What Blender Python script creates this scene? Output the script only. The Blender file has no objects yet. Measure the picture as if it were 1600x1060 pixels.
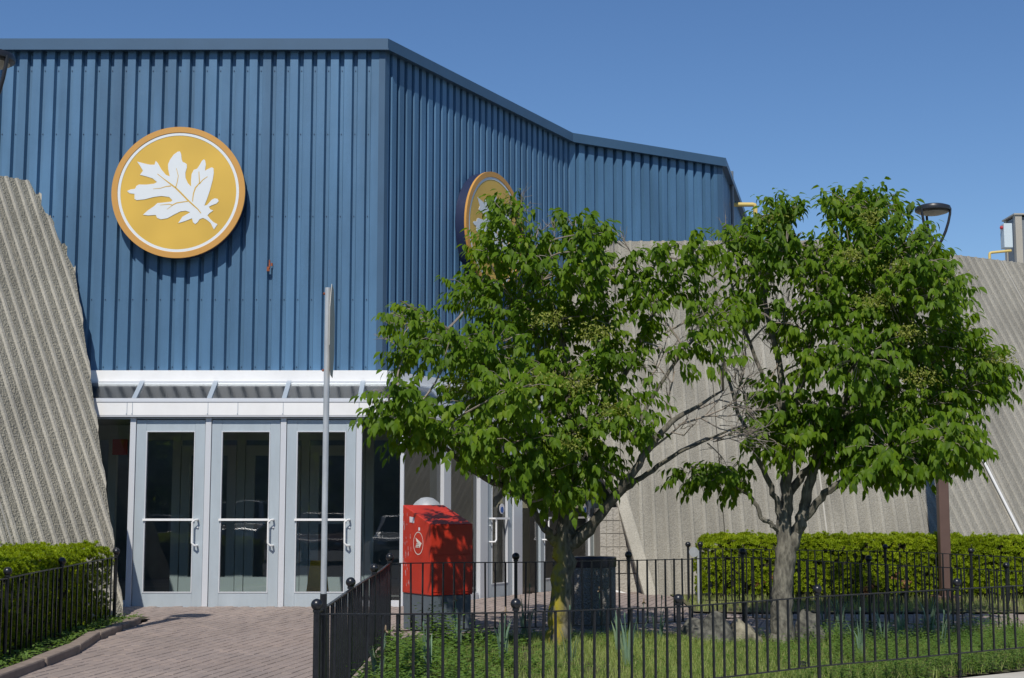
import bpy, bmesh, math, random
import numpy as np
from mathutils import Vector, Matrix
R = math.radians
random.seed(7); rng = np.random.default_rng(7)
S = bpy.context.scene
COL = S.collection

# ------------------------------------------------------------------ camera, sky, sun, exposure
CH = 1.45                        # eye height above the lot
F = 2280.0                       # focal length in photo pixels (1600 px wide)
PITCH = math.atan(265/F)
cam = bpy.data.cameras.new('camera'); cam.sensor_width = 36; cam.lens = F/1600*36
cam.clip_start = .1; cam.clip_end = 3000
camo = bpy.data.objects.new('camera', cam); COL.objects.link(camo)
camo.location = (0, 0, CH); camo.rotation_euler = (R(90)+PITCH, 0, 0)
S.camera = camo

SUN_EL, SUN_AZ = 48.5, 192.0     # azimuth clockwise from +Y: behind the camera, a little to the left
w = bpy.data.worlds.new('World'); S.world = w; w.use_nodes = True
nt = w.node_tree; bg = nt.nodes['Background']
sky = nt.nodes.new('ShaderNodeTexSky'); sky.sky_type = 'NISHITA'; sky.sun_disc = False
sky.sun_elevation = R(SUN_EL); sky.sun_rotation = R(SUN_AZ)
sky.altitude = 0; sky.air_density = 1.0; sky.dust_density = 0.0; sky.ozone_density = 4.0
hs0 = nt.nodes.new('ShaderNodeHueSaturation'); hs0.inputs['Saturation'].default_value = 1.15; hs0.inputs['Hue'].default_value = .506
nt.links.new(sky.outputs[0], hs0.inputs['Color']); nt.links.new(hs0.outputs[0], bg.inputs[0]); bg.inputs[1].default_value = 0.10
sl = bpy.data.lights.new('sun', 'SUN'); sl.energy = 4.0; sl.angle = R(.53); sl.color = (1, .95, .87)
so = bpy.data.objects.new('sun', sl); COL.objects.link(so)
so.location = (-20, -40, 50)
sd = Vector((math.sin(R(SUN_AZ))*math.cos(R(SUN_EL)), math.cos(R(SUN_AZ))*math.cos(R(SUN_EL)), math.sin(R(SUN_EL))))
so.rotation_euler = sd.to_track_quat('Z', 'Y').to_euler()
S.view_settings.view_transform = 'Standard'; S.view_settings.look = 'None'
S.view_settings.exposure = 0.0; S.view_settings.gamma = 1; S.view_settings.use_curve_mapping = False
S.render.engine = 'CYCLES'
S.cycles.max_bounces = 10; S.cycles.transparent_max_bounces = 24
S.cycles.diffuse_bounces = 3; S.cycles.glossy_bounces = 4; S.cycles.transmission_bounces = 4

# ------------------------------------------------------------------ measuring helpers
_f = Vector((0, math.cos(PITCH), math.sin(PITCH))); _u = Vector((0, -math.sin(PITCH), math.cos(PITCH)))
def ray(px, py): return _f*F + Vector((px-800, 0, 0)) + _u*(530-py)
def at(px, py, Y):
    r = ray(px, py); return Vector((0, 0, CH)) + r*(Y/r.y)
def at_z(px, py, z):
    r = ray(px, py); return Vector((0, 0, CH)) + r*((z-CH)/r.z)
def at_plane(px, py, o, n):
    r = ray(px, py); c = Vector((0, 0, CH)); return c + r*((o-c).dot(n)/r.dot(n))
def sm(a, b, x):
    t = min(max((x-a)/(b-a), 0), 1); return t*t*(3-2*t)
def g(X, Y):
    b = -1.33 + .031*(min(max(Y, 6), 15)-15) + .015*min(max(Y-15, 0), 4)
    r = .17*sm(.3, 3.0, X)*(1-min(max((Y-16.5)/3.5, 0), 1))
    return CH + b - r
def ground_at(px, py):
    Y = 14.0
    for _ in range(30):
        p = at(px, py, Y); zg = g(p.x, Y); r = ray(px, py)
        Y += ((CH-zg)/(-r.z/r.y) - Y)*.5
    return at(px, py, Y)

# ------------------------------------------------------------------ materials
def mat(name): 
    m = bpy.data.materials.new(name); m.use_nodes = True
    n = m.node_tree; return m, n, n.nodes['Principled BSDF']
def setp(b, **k):
    for a, v in k.items():
        a = {'spec': 'Specular IOR Level', 'rough': 'Roughness', 'metal': 'Metallic', 'coat': 'Coat Weight'}.get(a, a)
        b.inputs[a].default_value = v
def pbr(name, col, rough=.6, metal=0, var=.0, scale=8.0, bump=0.0, bscale=60.0, spec=.4, col2=None, stretch=None, rand=0.0, coat=0.0, detail=4, stain=None):
    m, n, b = mat(name); setp(b, rough=rough, metal=metal, spec=spec, coat=coat)
    L = n.links
    tc = n.nodes.new('ShaderNodeTexCoord'); co = tc.outputs['Object']
    geo = n.nodes.new('ShaderNodeNewGeometry'); co = geo.outputs['Position']
    if stretch:
        mp = n.nodes.new('ShaderNodeMapping'); mp.inputs['Scale'].default_value = stretch; L.new(co, mp.inputs[0]); co = mp.outputs[0]
    c = None
    if var or col2:
        nz = n.nodes.new('ShaderNodeTexNoise'); nz.inputs['Scale'].default_value = scale; nz.inputs['Detail'].default_value = detail
        L.new(co, nz.inputs['Vector'])
        mx = n.nodes.new('ShaderNodeMix'); mx.data_type = 'RGBA'
        a = col2 or tuple(x*(1-var) for x in col)
        z = col if col2 else tuple(min(1, x*(1+var)) for x in col)
        mx.inputs['A'].default_value = (*a, 1); mx.inputs['B'].default_value = (*z, 1)
        rm = n.nodes.new('ShaderNodeMapRange'); rm.inputs[1].default_value = .32; rm.inputs[2].default_value = .68
        L.new(nz.outputs[0], rm.inputs[0]); L.new(rm.outputs[0], mx.inputs['Factor']); c = mx.outputs['Result']
    if rand:
        oi = n.nodes.new('ShaderNodeObjectInfo'); hs = n.nodes.new('ShaderNodeHueSaturation')
        mr = n.nodes.new('ShaderNodeMapRange'); mr.inputs[3].default_value = 1-rand; mr.inputs[4].default_value = 1+rand
        L.new(oi.outputs['Random'], mr.inputs[0]); L.new(mr.outputs[0], hs.inputs['Value'])
        if c: L.new(c, hs.inputs['Color'])
        else: hs.inputs['Color'].default_value = (*col, 1)
        c = hs.outputs[0]
    if stain:      # (scale, stretch, darkest, lightest): grime and weathering with a shape of its own
        mp2 = n.nodes.new('ShaderNodeMapping'); mp2.inputs['Scale'].default_value = stain[1]; L.new(geo.outputs['Position'], mp2.inputs[0])
        ns = n.nodes.new('ShaderNodeTexNoise'); ns.inputs['Scale'].default_value = stain[0]; ns.inputs['Detail'].default_value = 7; ns.inputs['Roughness'].default_value = .62; L.new(mp2.outputs[0], ns.inputs['Vector'])
        r2 = n.nodes.new('ShaderNodeMapRange'); r2.inputs[1].default_value = .33; r2.inputs[2].default_value = .67; r2.inputs[3].default_value = stain[2]; r2.inputs[4].default_value = stain[3]; L.new(ns.outputs[0], r2.inputs[0])
        h2 = n.nodes.new('ShaderNodeHueSaturation'); L.new(r2.outputs[0], h2.inputs['Value'])
        if c: L.new(c, h2.inputs['Color'])
        else: h2.inputs['Color'].default_value = (*col, 1)
        c = h2.outputs[0]
    if c: L.new(c, b.inputs['Base Color'])
    else: b.inputs['Base Color'].default_value = (*col, 1)
    if bump:
        nb = n.nodes.new('ShaderNodeTexNoise'); nb.inputs['Scale'].default_value = bscale; nb.inputs['Detail'].default_value = 5
        L.new(geo.outputs['Position'], nb.inputs['Vector'])
        bp = n.nodes.new('ShaderNodeBump'); bp.inputs['Strength'].default_value = bump; bp.inputs['Distance'].default_value = .02
        L.new(nb.outputs[0], bp.inputs['Height']); L.new(bp.outputs[0], b.inputs['Normal'])
    return m

M = {}
M['blue'] = pbr('blue_paint', (.078, .172, .290), .40, var=.17, scale=.8, stretch=(2.0, 2.0, .5), rand=.09, spec=.5, bump=.25, bscale=2.2, stain=(3.0, (1.6, 1.6, .16), .88, 1.07))  # broad and per-panel tone changes paint in sheen and reflections; stain is grime
M['bluecap'] = pbr('blue_cap_paint', (.048, .104, .178), .4, var=.06, scale=2, spec=.5)
M['navy'] = pbr('navy_paint', (.02, .03, .075), .45)
M['white'] = pbr('white_metal', (.86, .86, .85), .4, spec=.5, stain=(2.5, (1, 1, .6), .93, 1.02))
M['alu'] = pbr('anodised_aluminium', (.48, .545, .585), .42, metal=.25, spec=.5, stain=(4, (1, 1, .3), .90, 1.05))
M['alulight'] = pbr('pale_aluminium', (.66, .68, .71), .38, metal=.2, spec=.5)
M['alurafter'] = pbr('rafter_aluminium', (.36, .42, .48), .4, metal=.2)
M['inalu'] = pbr('interior_frames', (.52, .55, .53), .5)
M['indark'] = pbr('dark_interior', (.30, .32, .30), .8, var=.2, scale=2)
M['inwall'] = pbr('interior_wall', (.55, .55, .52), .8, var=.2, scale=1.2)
M['tile'] = pbr('floor_tile', (.45, .44, .42), .35, var=.1, scale=4)
M['orange'] = pbr('orange_rim', (.58, .30, .07), .5, var=.03, scale=3)
M['yellow'] = pbr('yellow_face', (.66, .42, .07), .42, var=.08, scale=1.6, detail=1)
M['emblem'] = pbr('white_emblem', (.72, .75, .76), .45)
M['black'] = pbr('black_iron', (.012, .013, .016), .32, var=.3, scale=30, spec=.55)
M['plate'] = pbr('sign_back', (.46, .45, .41), .5, var=.06, scale=8)
M['galv'] = pbr('galvanised', (.50, .52, .53), .45, metal=.35, var=.14, scale=14, stretch=(1, 1, .35))
M['red'] = pbr('red_paint', (.53, .032, .012), .42, var=.10, scale=5, spec=.5, stain=(3, (1, 1, .5), .82, 1.06))
M['grey'] = pbr('grey_paint', (.105, .13, .148), .55, var=.08, scale=6)
M['sticker'] = pbr('sticker_paper', (.72, .70, .72), .6)
M['logo'] = pbr('logo_white', (.74, .70, .62), .6)
M['scuff'] = pbr('scuffed_paint', (.52, .36, .36), .7, var=.3, scale=40)
M['tan'] = pbr('curb_tan', (.245, .195, .16), .85, var=.14, scale=9, bump=.3, bscale=90)
M['brown'] = pbr('brown_post', (.12, .074, .06), .5, var=.08, scale=5)
M['lampm'] = pbr('lamp_charcoal', (.026, .028, .034), .35)
M['lens'] = pbr('lamp_lens', (.42, .40, .36), .5, var=.1, scale=12)
M['yellowpipe'] = pbr('yellow_gas_pipe', (.64, .48, .15), .5)
M['yellowsign'] = pbr('yellow_plastic', (.62, .42, .02), .45)
M['redsign'] = pbr('red_plastic', (.45, .04, .05), .5)
M['cream'] = pbr('cream_metal', (.36, .30, .17), .5)
M['beige'] = pbr('beige_metal', (.40, .37, .31), .5)
M['greym'] = pbr('dark_grey_metal', (.17, .19, .21), .5)
M['pale'] = pbr('pale_blue_metal', (.56, .64, .67), .5)
M['sidewalk'] = pbr('sidewalk', (.50, .47, .41), .9, var=.08, scale=3, bump=.2, bscale=120)
M['asphalt'] = pbr('asphalt', (.17, .17, .165), .9, var=.15, scale=2, bump=.3, bscale=150)
M['soil'] = pbr('soil', (.085, .065, .045), .95, col2=(.045, .052, .022), scale=5, bump=.8, bscale=40)
M['lawnbase'] = pbr('lawn_soil', (.10, .115, .04), .95, col2=(.13, .10, .065), scale=3, bump=.8, bscale=40)
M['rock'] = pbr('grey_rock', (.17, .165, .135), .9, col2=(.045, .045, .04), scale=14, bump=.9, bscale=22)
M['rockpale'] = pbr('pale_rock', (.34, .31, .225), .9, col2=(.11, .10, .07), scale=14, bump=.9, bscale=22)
M['stone'] = pbr('edging_stone_grey', (.15, .15, .15), .9, var=.2, scale=9, bump=.6, bscale=30)
M['roof'] = pbr('flat_roof', (.30, .30, .29), .9, var=.1, scale=2)
M['mortar'] = pbr('paver_joint_sand', (.275, .225, .19), .95, var=.2, scale=14)
M['paver'] = pbr('paver_clay', (.345, .278, .238), .85, col2=(.30, .248, .22), scale=1.7, bump=.3, bscale=110, rand=.06, stain=(1.1, (1, 1, 1), .84, 1.08))
M['paverfar'] = pbr('paver_clay_far', (.345, .276, .238), .85, col2=(.30, .246, .218), scale=1.7, bump=.3, bscale=110, stain=(1.1, (1, 1, 1), .84, 1.08))
M['block'] = pbr('split_face_block', (.40, .375, .325), .95, var=.1, scale=4, bump=.9, bscale=28, rand=.05)
M['rust'] = pbr('rust', (.30, .09, .04), .9, var=.4, scale=30)
M['sealant'] = pbr('joint_sealant', (.40, .38, .33), .8)
M['cable'] = pbr('white_conduit', (.72, .72, .70), .5)
M['petal'] = pbr('wilted_petal', (.27, .20, .13), .8)
M['deadleaf'] = pbr('dead_foliage', (.26, .13, .06), .9, var=.4, scale=30)
M['binlid'] = pbr('bin_lid', (.016, .017, .03), .3, spec=.6)
M['tyre'] = pbr('tyre_rubber', (.02, .02, .02), .8)
M['carblack'] = pbr('car_black', (.015, .016, .018), .2, coat=1.0)
M['carred'] = pbr('car_red', (.12, .01, .012), .25, coat=1.0)
M['carsilver'] = pbr('car_silver', (.40, .42, .44), .28, metal=.4, coat=1.0)
M['carblue'] = pbr('car_blue', (.05, .07, .10), .25, coat=1.0)
M['carglass'] = pbr('car_glass', (.01, .012, .013), .05, spec=.8)
M['headlight'] = pbr('headlight_lens', (.75, .76, .78), .08, metal=.6)

def concrete(name, base, dark, rough_amt, bscale):
    m, n, b = mat(name); L = n.links; setp(b, rough=.92, spec=.25)
    geo = n.nodes.new('ShaderNodeNewGeometry')
    v = n.nodes.new('ShaderNodeTexVoronoi'); v.inputs['Scale'].default_value = bscale; L.new(geo.outputs['Position'], v.inputs['Vector'])
    nz = n.nodes.new('ShaderNodeTexNoise'); nz.inputs['Scale'].default_value = bscale*1.7; nz.inputs['Detail'].default_value = 3; L.new(geo.outputs['Position'], nz.inputs['Vector'])
    n2 = n.nodes.new('ShaderNodeTexNoise'); n2.inputs['Scale'].default_value = .9; n2.inputs['Detail'].default_value = 5; L.new(geo.outputs['Position'], n2.inputs['Vector'])
    rm = n.nodes.new('ShaderNodeMapRange'); rm.inputs[1].default_value = .30; rm.inputs[2].default_value = .62; L.new(nz.outputs[0], rm.inputs[0])
    mx = n.nodes.new('ShaderNodeMix'); mx.data_type = 'RGBA'
    mx.inputs['A'].default_value = (*dark, 1); mx.inputs['B'].default_value = (*base, 1); L.new(rm.outputs[0], mx.inputs['Factor'])
    hs = n.nodes.new('ShaderNodeHueSaturation'); mr = n.nodes.new('ShaderNodeMapRange')
    mr.inputs[1].default_value = .3; mr.inputs[2].default_value = .7; mr.inputs[3].default_value = .90; mr.inputs[4].default_value = 1.09
    mp3 = n.nodes.new('ShaderNodeMapping'); mp3.inputs['Scale'].default_value = (1.5, .35, .22); L.new(geo.outputs['Position'], mp3.inputs[0])
    n3 = n.nodes.new('ShaderNodeTexNoise'); n3.inputs['Scale'].default_value = 2.6; n3.inputs['Detail'].default_value = 6; L.new(mp3.outputs[0], n3.inputs['Vector'])
    m3 = n.nodes.new('ShaderNodeMapRange'); m3.inputs[1].default_value = .36; m3.inputs[2].default_value = .62; m3.inputs[3].default_value = .84; m3.inputs[4].default_value = 1.05; L.new(n3.outputs[0], m3.inputs[0])
    ml = n.nodes.new('ShaderNodeMath'); ml.operation = 'MULTIPLY'
    L.new(n2.outputs[0], mr.inputs[0]); L.new(mr.outputs[0], ml.inputs[0]); L.new(m3.outputs[0], ml.inputs[1]); L.new(ml.outputs[0], hs.inputs['Value']); L.new(mx.outputs['Result'], hs.inputs['Color'])
    L.new(hs.outputs[0], b.inputs['Base Color'])
    ad = n.nodes.new('ShaderNodeMath'); ad.operation = 'ADD'; L.new(v.outputs['Distance'], ad.inputs[0]); L.new(nz.outputs[0], ad.inputs[1])
    bp = n.nodes.new('ShaderNodeBump'); bp.inputs['Strength'].default_value = rough_amt; bp.inputs['Distance'].default_value = .02
    L.new(ad.outputs[0], bp.inputs['Height']); L.new(bp.outputs[0], b.inputs['Normal'])
    return m
M['aggregate'] = concrete('exposed_aggregate', (.385, .36, .285), (.19, .176, .14), .7, 38)
M['ridge'] = concrete('cast_ridge', (.44, .415, .35), (.31, .29, .24), .3, 40)
M['ridgefaint'] = concrete('weathered_ridge', (.365, .343, .288), (.25, .235, .195), .45, 40)
M['aggfar'] = concrete('weathered_aggregate', (.325, .306, .256), (.195, .183, .152), .6, 42)
M['aggbin'] = concrete('bin_aggregate', (.32, .30, .27), (.15, .14, .13), .8, 50)

def glass(name, tint, ior=1.55, rough=.012):
    m, n, b = mat(name); L = n.links; n.nodes.remove(b); out = n.nodes['Material Output']
    tr = n.nodes.new('ShaderNodeBsdfTransparent'); tr.inputs[0].default_value = (*tint, 1)
    gl = n.nodes.new('ShaderNodeBsdfGlossy'); gl.inputs['Roughness'].default_value = rough
    fr = n.nodes.new('ShaderNodeFresnel'); fr.inputs[0].default_value = ior
    mu = n.nodes.new('ShaderNodeMath'); mu.operation = 'MULTIPLY'; mu.inputs[1].default_value = 2.0; mu.use_clamp = True
    L.new(fr.outputs[0], mu.inputs[0])
    nz = n.nodes.new('ShaderNodeTexNoise'); nz.inputs['Scale'].default_value = 1.1
    geo = n.nodes.new('ShaderNodeNewGeometry'); L.new(geo.outputs['Position'], nz.inputs['Vector'])
    bp = n.nodes.new('ShaderNodeBump'); bp.inputs['Strength'].default_value = .03; bp.inputs['Distance'].default_value = .05
    L.new(nz.outputs[0], bp.inputs['Height']); L.new(bp.outputs[0], gl.inputs['Normal'])
    mx = n.nodes.new('ShaderNodeMixShader'); L.new(mu.outputs[0], mx.inputs[0]); L.new(tr.outputs[0], mx.inputs[1]); L.new(gl.outputs[0], mx.inputs[2])
    L.new(mx.outputs[0], out.inputs['Surface']); return m
M['glass'] = glass('tinted_glass', (.84, .89, .86))
M['glasssky'] = glass('canopy_glass', (.78, .83, .86), 1.5, .16)

def leafmat(name, cols, trans=.35, rough=.45):
    """Leaf: colour varies leaf by leaf through the mesh attribute 'tone'."""
    m, n, b = mat(name); L = n.links; out = n.nodes['Material Output']
    at_ = n.nodes.new('ShaderNodeAttribute'); at_.attribute_name = 'tone'
    cr = n.nodes.new('ShaderNodeValToRGB'); e = cr.color_ramp.elements
    e[0].position = 0; e[0].color = (*cols[0], 1); e[1].position = 1; e[1].color = (*cols[-1], 1)
    for i, c in enumerate(cols[1:-1]): 
        q = e.new((i+1)/(len(cols)-1)); q.color = (*c, 1)
    L.new(at_.outputs['Fac'], cr.inputs[0]); L.new(cr.outputs[0], b.inputs['Base Color']); setp(b, rough=rough+.08, spec=.22)
    tl = n.nodes.new('ShaderNodeBsdfTranslucent'); hs = n.nodes.new('ShaderNodeHueSaturation')
    hs.inputs['Hue'].default_value = .485; hs.inputs['Saturation'].default_value = 1.15; hs.inputs['Value'].default_value = 1.7
    L.new(cr.outputs[0], hs.inputs['Color']); L.new(hs.outputs[0], tl.inputs[0])
    mx = n.nodes.new('ShaderNodeMixShader'); mx.inputs[0].default_value = trans
    L.new(b.outputs[0], mx.inputs[1]); L.new(tl.outputs[0], mx.inputs[2]); L.new(mx.outputs[0], out.inputs['Surface']); return m
M['leaf'] = leafmat('tree_leaf', [(.052, .108, .006), (.095, .180, .008), (.145, .240, .012), (.22, .29, .024)], .46)
M['panicle'] = leafmat('seed_panicle', [(.22, .26, .045), (.32, .34, .08)], .3)
M['yew'] = leafmat('hedge_needles', [(.15, .215, .006), (.24, .325, .009), (.34, .41, .015)], .30, .5)
M['grass'] = leafmat('grass_blade', [(.17, .245, .055), (.26, .34, .08), (.37, .41, .14), (.50, .45, .23)], .36)
M['weed'] = leafmat('weed_leaf', [(.085, .16, .03), (.13, .225, .045), (.19, .28, .065)], .35)
M['iris'] = leafmat('iris_leaf', [(.15, .24, .16), (.22, .32, .21), (.28, .35, .18)], .25)
def bark(name, c1, c2, moss=None, x0=0):
    m, n, b = mat(name); L = n.links; setp(b, rough=.9, spec=.2)
    geo = n.nodes.new('ShaderNodeNewGeometry')
    mp = n.nodes.new('ShaderNodeMapping'); mp.inputs['Scale'].default_value = (1, 1, .3); L.new(geo.outputs['Position'], mp.inputs[0])
    nz = n.nodes.new('ShaderNodeTexNoise'); nz.inputs['Scale'].default_value = 30; nz.inputs['Detail'].default_value = 6; L.new(mp.outputs[0], nz.inputs['Vector'])
    rm = n.nodes.new('ShaderNodeMapRange'); rm.inputs[1].default_value = .35; rm.inputs[2].default_value = .65; L.new(nz.outputs[0], rm.inputs[0])
    mx = n.nodes.new('ShaderNodeMix'); mx.data_type = 'RGBA'; mx.inputs['A'].default_value = (*c1, 1); mx.inputs['B'].default_value = (*c2, 1); L.new(rm.outputs[0], mx.inputs['Factor'])
    c = mx.outputs['Result']
    if moss:      # lichen patch that grows on one side of the lower trunk
        sx = n.nodes.new('ShaderNodeSeparateXYZ'); L.new(geo.outputs['Position'], sx.inputs[0])
        a = n.nodes.new('ShaderNodeMapRange'); a.inputs[1].default_value = x0+.07; a.inputs[2].default_value = x0-.03; L.new(sx.outputs[0], a.inputs[0])
        z = n.nodes.new('ShaderNodeMapRange'); z.inputs[1].default_value = 1.25; z.inputs[2].default_value = 1.0; L.new(sx.outputs[2], z.inputs[0])
        n3 = n.nodes.new('ShaderNodeTexNoise'); n3.inputs['Scale'].default_value = 11; n3.inputs['Detail'].default_value = 6; L.new(geo.outputs['Position'], n3.inputs['Vector'])
        r3 = n.nodes.new('ShaderNodeMapRange'); r3.inputs[1].default_value = .33; r3.inputs[2].default_value = .55; L.new(n3.outputs[0], r3.inputs[0])
        p1 = n.nodes.new('ShaderNodeMath'); p1.operation = 'MULTIPLY'; L.new(a.outputs[0], p1.inputs[0]); L.new(z.outputs[0], p1.inputs[1])
        p2 = n.nodes.new('ShaderNodeMath'); p2.operation = 'MULTIPLY'; L.new(p1.outputs[0], p2.inputs[0]); L.new(r3.outputs[0], p2.inputs[1])
        m2 = n.nodes.new('ShaderNodeMix'); m2.data_type = 'RGBA'; L.new(p2.outputs[0], m2.inputs['Factor']); L.new(c, m2.inputs['A']); m2.inputs['B'].default_value = (*moss, 1); c = m2.outputs['Result']
    L.new(c, b.inputs['Base Color'])
    bp = n.nodes.new('ShaderNodeBump'); bp.inputs['Strength'].default_value = .8; bp.inputs['Distance'].default_value = .02; L.new(nz.outputs[0], bp.inputs['Height']); L.new(bp.outputs[0], b.inputs['Normal'])
    return m
M['twig'] = pbr('dry_twig', (.26, .22, .18), .9, var=.2, scale=20)

# ------------------------------------------------------------------ mesh helpers
WLOC = {}
class MB:
    def __init__(s): s.v = []; s.f = []; s.m = []; s.cur = 0
    def add(s, vs, fs):
        o = len(s.v); s.v += [tuple(x) for x in vs]; s.f += [tuple(i+o for i in f) for f in fs]; s.m += [s.cur]*len(fs); return s
    def box(s, lo, hi, mtx=None):
        x0, y0, z0 = lo; x1, y1, z1 = hi
        vs = [Vector(p) for p in ((x0,y0,z0),(x1,y0,z0),(x1,y1,z0),(x0,y1,z0),(x0,y0,z1),(x1,y0,z1),(x1,y1,z1),(x0,y1,z1))]
        if mtx is not None: vs = [mtx @ p for p in vs]
        return s.add(vs, [(0,3,2,1),(4,5,6,7),(0,1,5,4),(1,2,6,5),(2,3,7,6),(3,0,4,7)])
    def hexa(s, bot, top):   # two loops of n points
        n = len(bot)
        return s.add(list(bot)+list(top), [tuple(range(n-1,-1,-1)), tuple(range(n, 2*n))]+[(i, (i+1)%n, n+(i+1)%n, n+i) for i in range(n)])
    def tube(s, pts, rad, n=8, cap=True):
        pts = [Vector(p) for p in pts]; rad = rad if isinstance(rad, (list, tuple)) else [rad]*len(pts)
        o = len(s.v); up = None; rings = []
        for i, p in enumerate(pts):
            t = (pts[min(i+1, len(pts)-1)]-pts[max(i-1, 0)]).normalized()
            if up is None: up = Vector((0,0,1)) if abs(t.z) < .9 else Vector((0,1,0))
            a = t.cross(up).normalized(); b = a.cross(t).normalized(); up = b
            rings.append([p + (a*math.cos(2*math.pi*k/n) + b*math.sin(2*math.pi*k/n))*rad[i] for k in range(n)])
        vs = [q for r in rings for q in r]; fs = []
        for i in range(len(pts)-1):
            for k in range(n): fs.append((i*n+k, (i+1)*n+k, (i+1)*n+(k+1)%n, i*n+(k+1)%n))
        if cap: fs += [tuple(range(n)), tuple(range((len(pts)-1)*n+n-1, (len(pts)-1)*n-1, -1))]
        return s.add(vs, fs)
    def lathe(s, prof, c=(0,0,0), n=20, axis=None):
        c = Vector(c); vs = []; fs = []
        for r, z in prof:
            for k in range(n):
                a = 2*math.pi*k/n; vs.append(Vector((r*math.cos(a), r*math.sin(a), z)))
        if axis is not None: vs = [axis @ p for p in vs]
        vs = [p+c for p in vs]
        for i in range(len(prof)-1):
            for k in range(n): fs.append((i*n+k, i*n+(k+1)%n, (i+1)*n+(k+1)%n, (i+1)*n+k))
        fs += [tuple(range(n-1,-1,-1)), tuple(range((len(prof)-1)*n, len(prof)*n))]
        return s.add(vs, fs)
    def ball(s, c, r, n=14, m=8, sc=(1,1,1)):
        return s.lathe([(max(1e-4, r*sc[0]*math.sin(math.pi*i/m)), -r*sc[2]*math.cos(math.pi*i/m)) for i in range(m+1)], c, n)
    def mesh(s, name, mats, smooth=False):
        me = bpy.data.meshes.new(name); me.from_pydata(s.v, [], s.f)
        for mm in (mats if isinstance(mats, (list, tuple)) else [mats]): me.materials.append(mm)
        if len(set(s.m)) > 1: me.polygons.foreach_set('material_index', s.m)
        bm = bmesh.new(); bm.from_mesh(me); bmesh.ops.recalc_face_normals(bm, faces=bm.faces); bm.to_mesh(me); bm.free()
        if smooth:
            me.polygons.foreach_set('use_smooth', [True]*len(me.polygons))
            me.set_sharp_from_angle(angle=R(40))
        me.update(); return me
    def build(s, name, mats, parent=None, smooth=False, bevel=0):
        pw = WLOC.get(parent.name, Vector()) if parent else Vector()
        if pw.length: s.v = [(x-pw.x, y-pw.y, z-pw.z) for x, y, z in s.v]
        o = bpy.data.objects.new(name, s.mesh(name, mats, smooth)); COL.objects.link(o)
        if bevel:
            md = o.modifiers.new('edge', 'BEVEL'); md.width = bevel; md.segments = 2; md.limit_method = 'ANGLE'
        if parent: o.parent = parent; WLOC[o.name] = pw.copy()
        return o
def tag(o, label=None, cat=None, group=None, kind=None):
    for k, v in (('label', label), ('category', cat), ('group', group), ('kind', kind)):
        if v: o[k] = v
    return o
def thing(name, label, cat, loc=(0,0,0), group=None):
    o = bpy.data.objects.new(name, None); COL.objects.link(o); o.empty_display_size = .2
    o.location = loc; WLOC[o.name] = Vector(loc); return tag(o, label, cat, group)
def inst(me, name, loc, parent, rz=0.0, sc=(1,1,1)):
    o = bpy.data.objects.new(name, me); COL.objects.link(o)
    pw = WLOC.get(parent.name, Vector()) if parent else Vector()
    o.location = Vector(loc)-pw; o.rotation_euler = (0, 0, rz); o.scale = sc
    if parent: o.parent = parent; WLOC[o.name] = Vector(loc)
    return o
def npmesh(name, V, Fq, material, tone=None, parent=None, mats_idx=None):
    """V (n,3); Fq list of (m,k) index arrays."""
    me = bpy.data.meshes.new(name); me.vertices.add(len(V)); me.vertices.foreach_set('co', np.ascontiguousarray(V, dtype=np.float32).ravel())
    loops = np.concatenate([f.ravel() for f in Fq]).astype(np.int32)
    sizes = np.concatenate([np.full(len(f), f.shape[1]) for f in Fq]).astype(np.int32)
    me.loops.add(len(loops)); me.loops.foreach_set('vertex_index', loops)
    me.polygons.add(len(sizes)); st = np.zeros(len(sizes), np.int32); st[1:] = np.cumsum(sizes)[:-1]
    me.polygons.foreach_set('loop_start', st); me.polygons.foreach_set('loop_total', sizes)
    me.update(calc_edges=True)
    if tone is not None:
        a = me.attributes.new('tone', 'FLOAT', 'POINT'); a.data.foreach_set('value', np.ascontiguousarray(tone, dtype=np.float32))
    me.materials.append(material)
    o = bpy.data.objects.new(name, me); COL.objects.link(o)
    if parent:
        o.parent = parent; o.location = -WLOC[parent.name]
    return o
def norm(a): return a/np.maximum(np.linalg.norm(a, axis=1, keepdims=True), 1e-9)
def scatter(tv, tfs, P, X, Yv, Z, sc, tone):
    """Copies template (verts tv, face arrays tfs) to points P with frames X,Yv,Z."""
    n, k = len(P), len(tv)
    sc = np.asarray(sc).reshape(n, 1, 1)
    V = P[:, None, :] + sc*(tv[None, :, 0:1]*X[:, None, :] + tv[None, :, 1:2]*Yv[:, None, :] + tv[None, :, 2:3]*Z[:, None, :])
    off = (np.arange(n)*k)[:, None, None]
    Fs = [(tf[None]+off).reshape(-1, tf.shape[1]) for tf in tfs]
    return V.reshape(-1, 3), Fs, np.repeat(tone, k)
class Leaves:
    def __init__(s): s.V = []; s.F = {}; s.T = []; s.n = 0
    def add(s, V, Fs, T):
        for f in Fs: s.F.setdefault(f.shape[1], []).append(f+s.n)
        s.V.append(V); s.T.append(T); s.n += len(V)
    def build(s, name, material, parent=None):
        return npmesh(name, np.concatenate(s.V), [np.concatenate(f) for f in s.F.values()], material, np.concatenate(s.T), parent)
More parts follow.
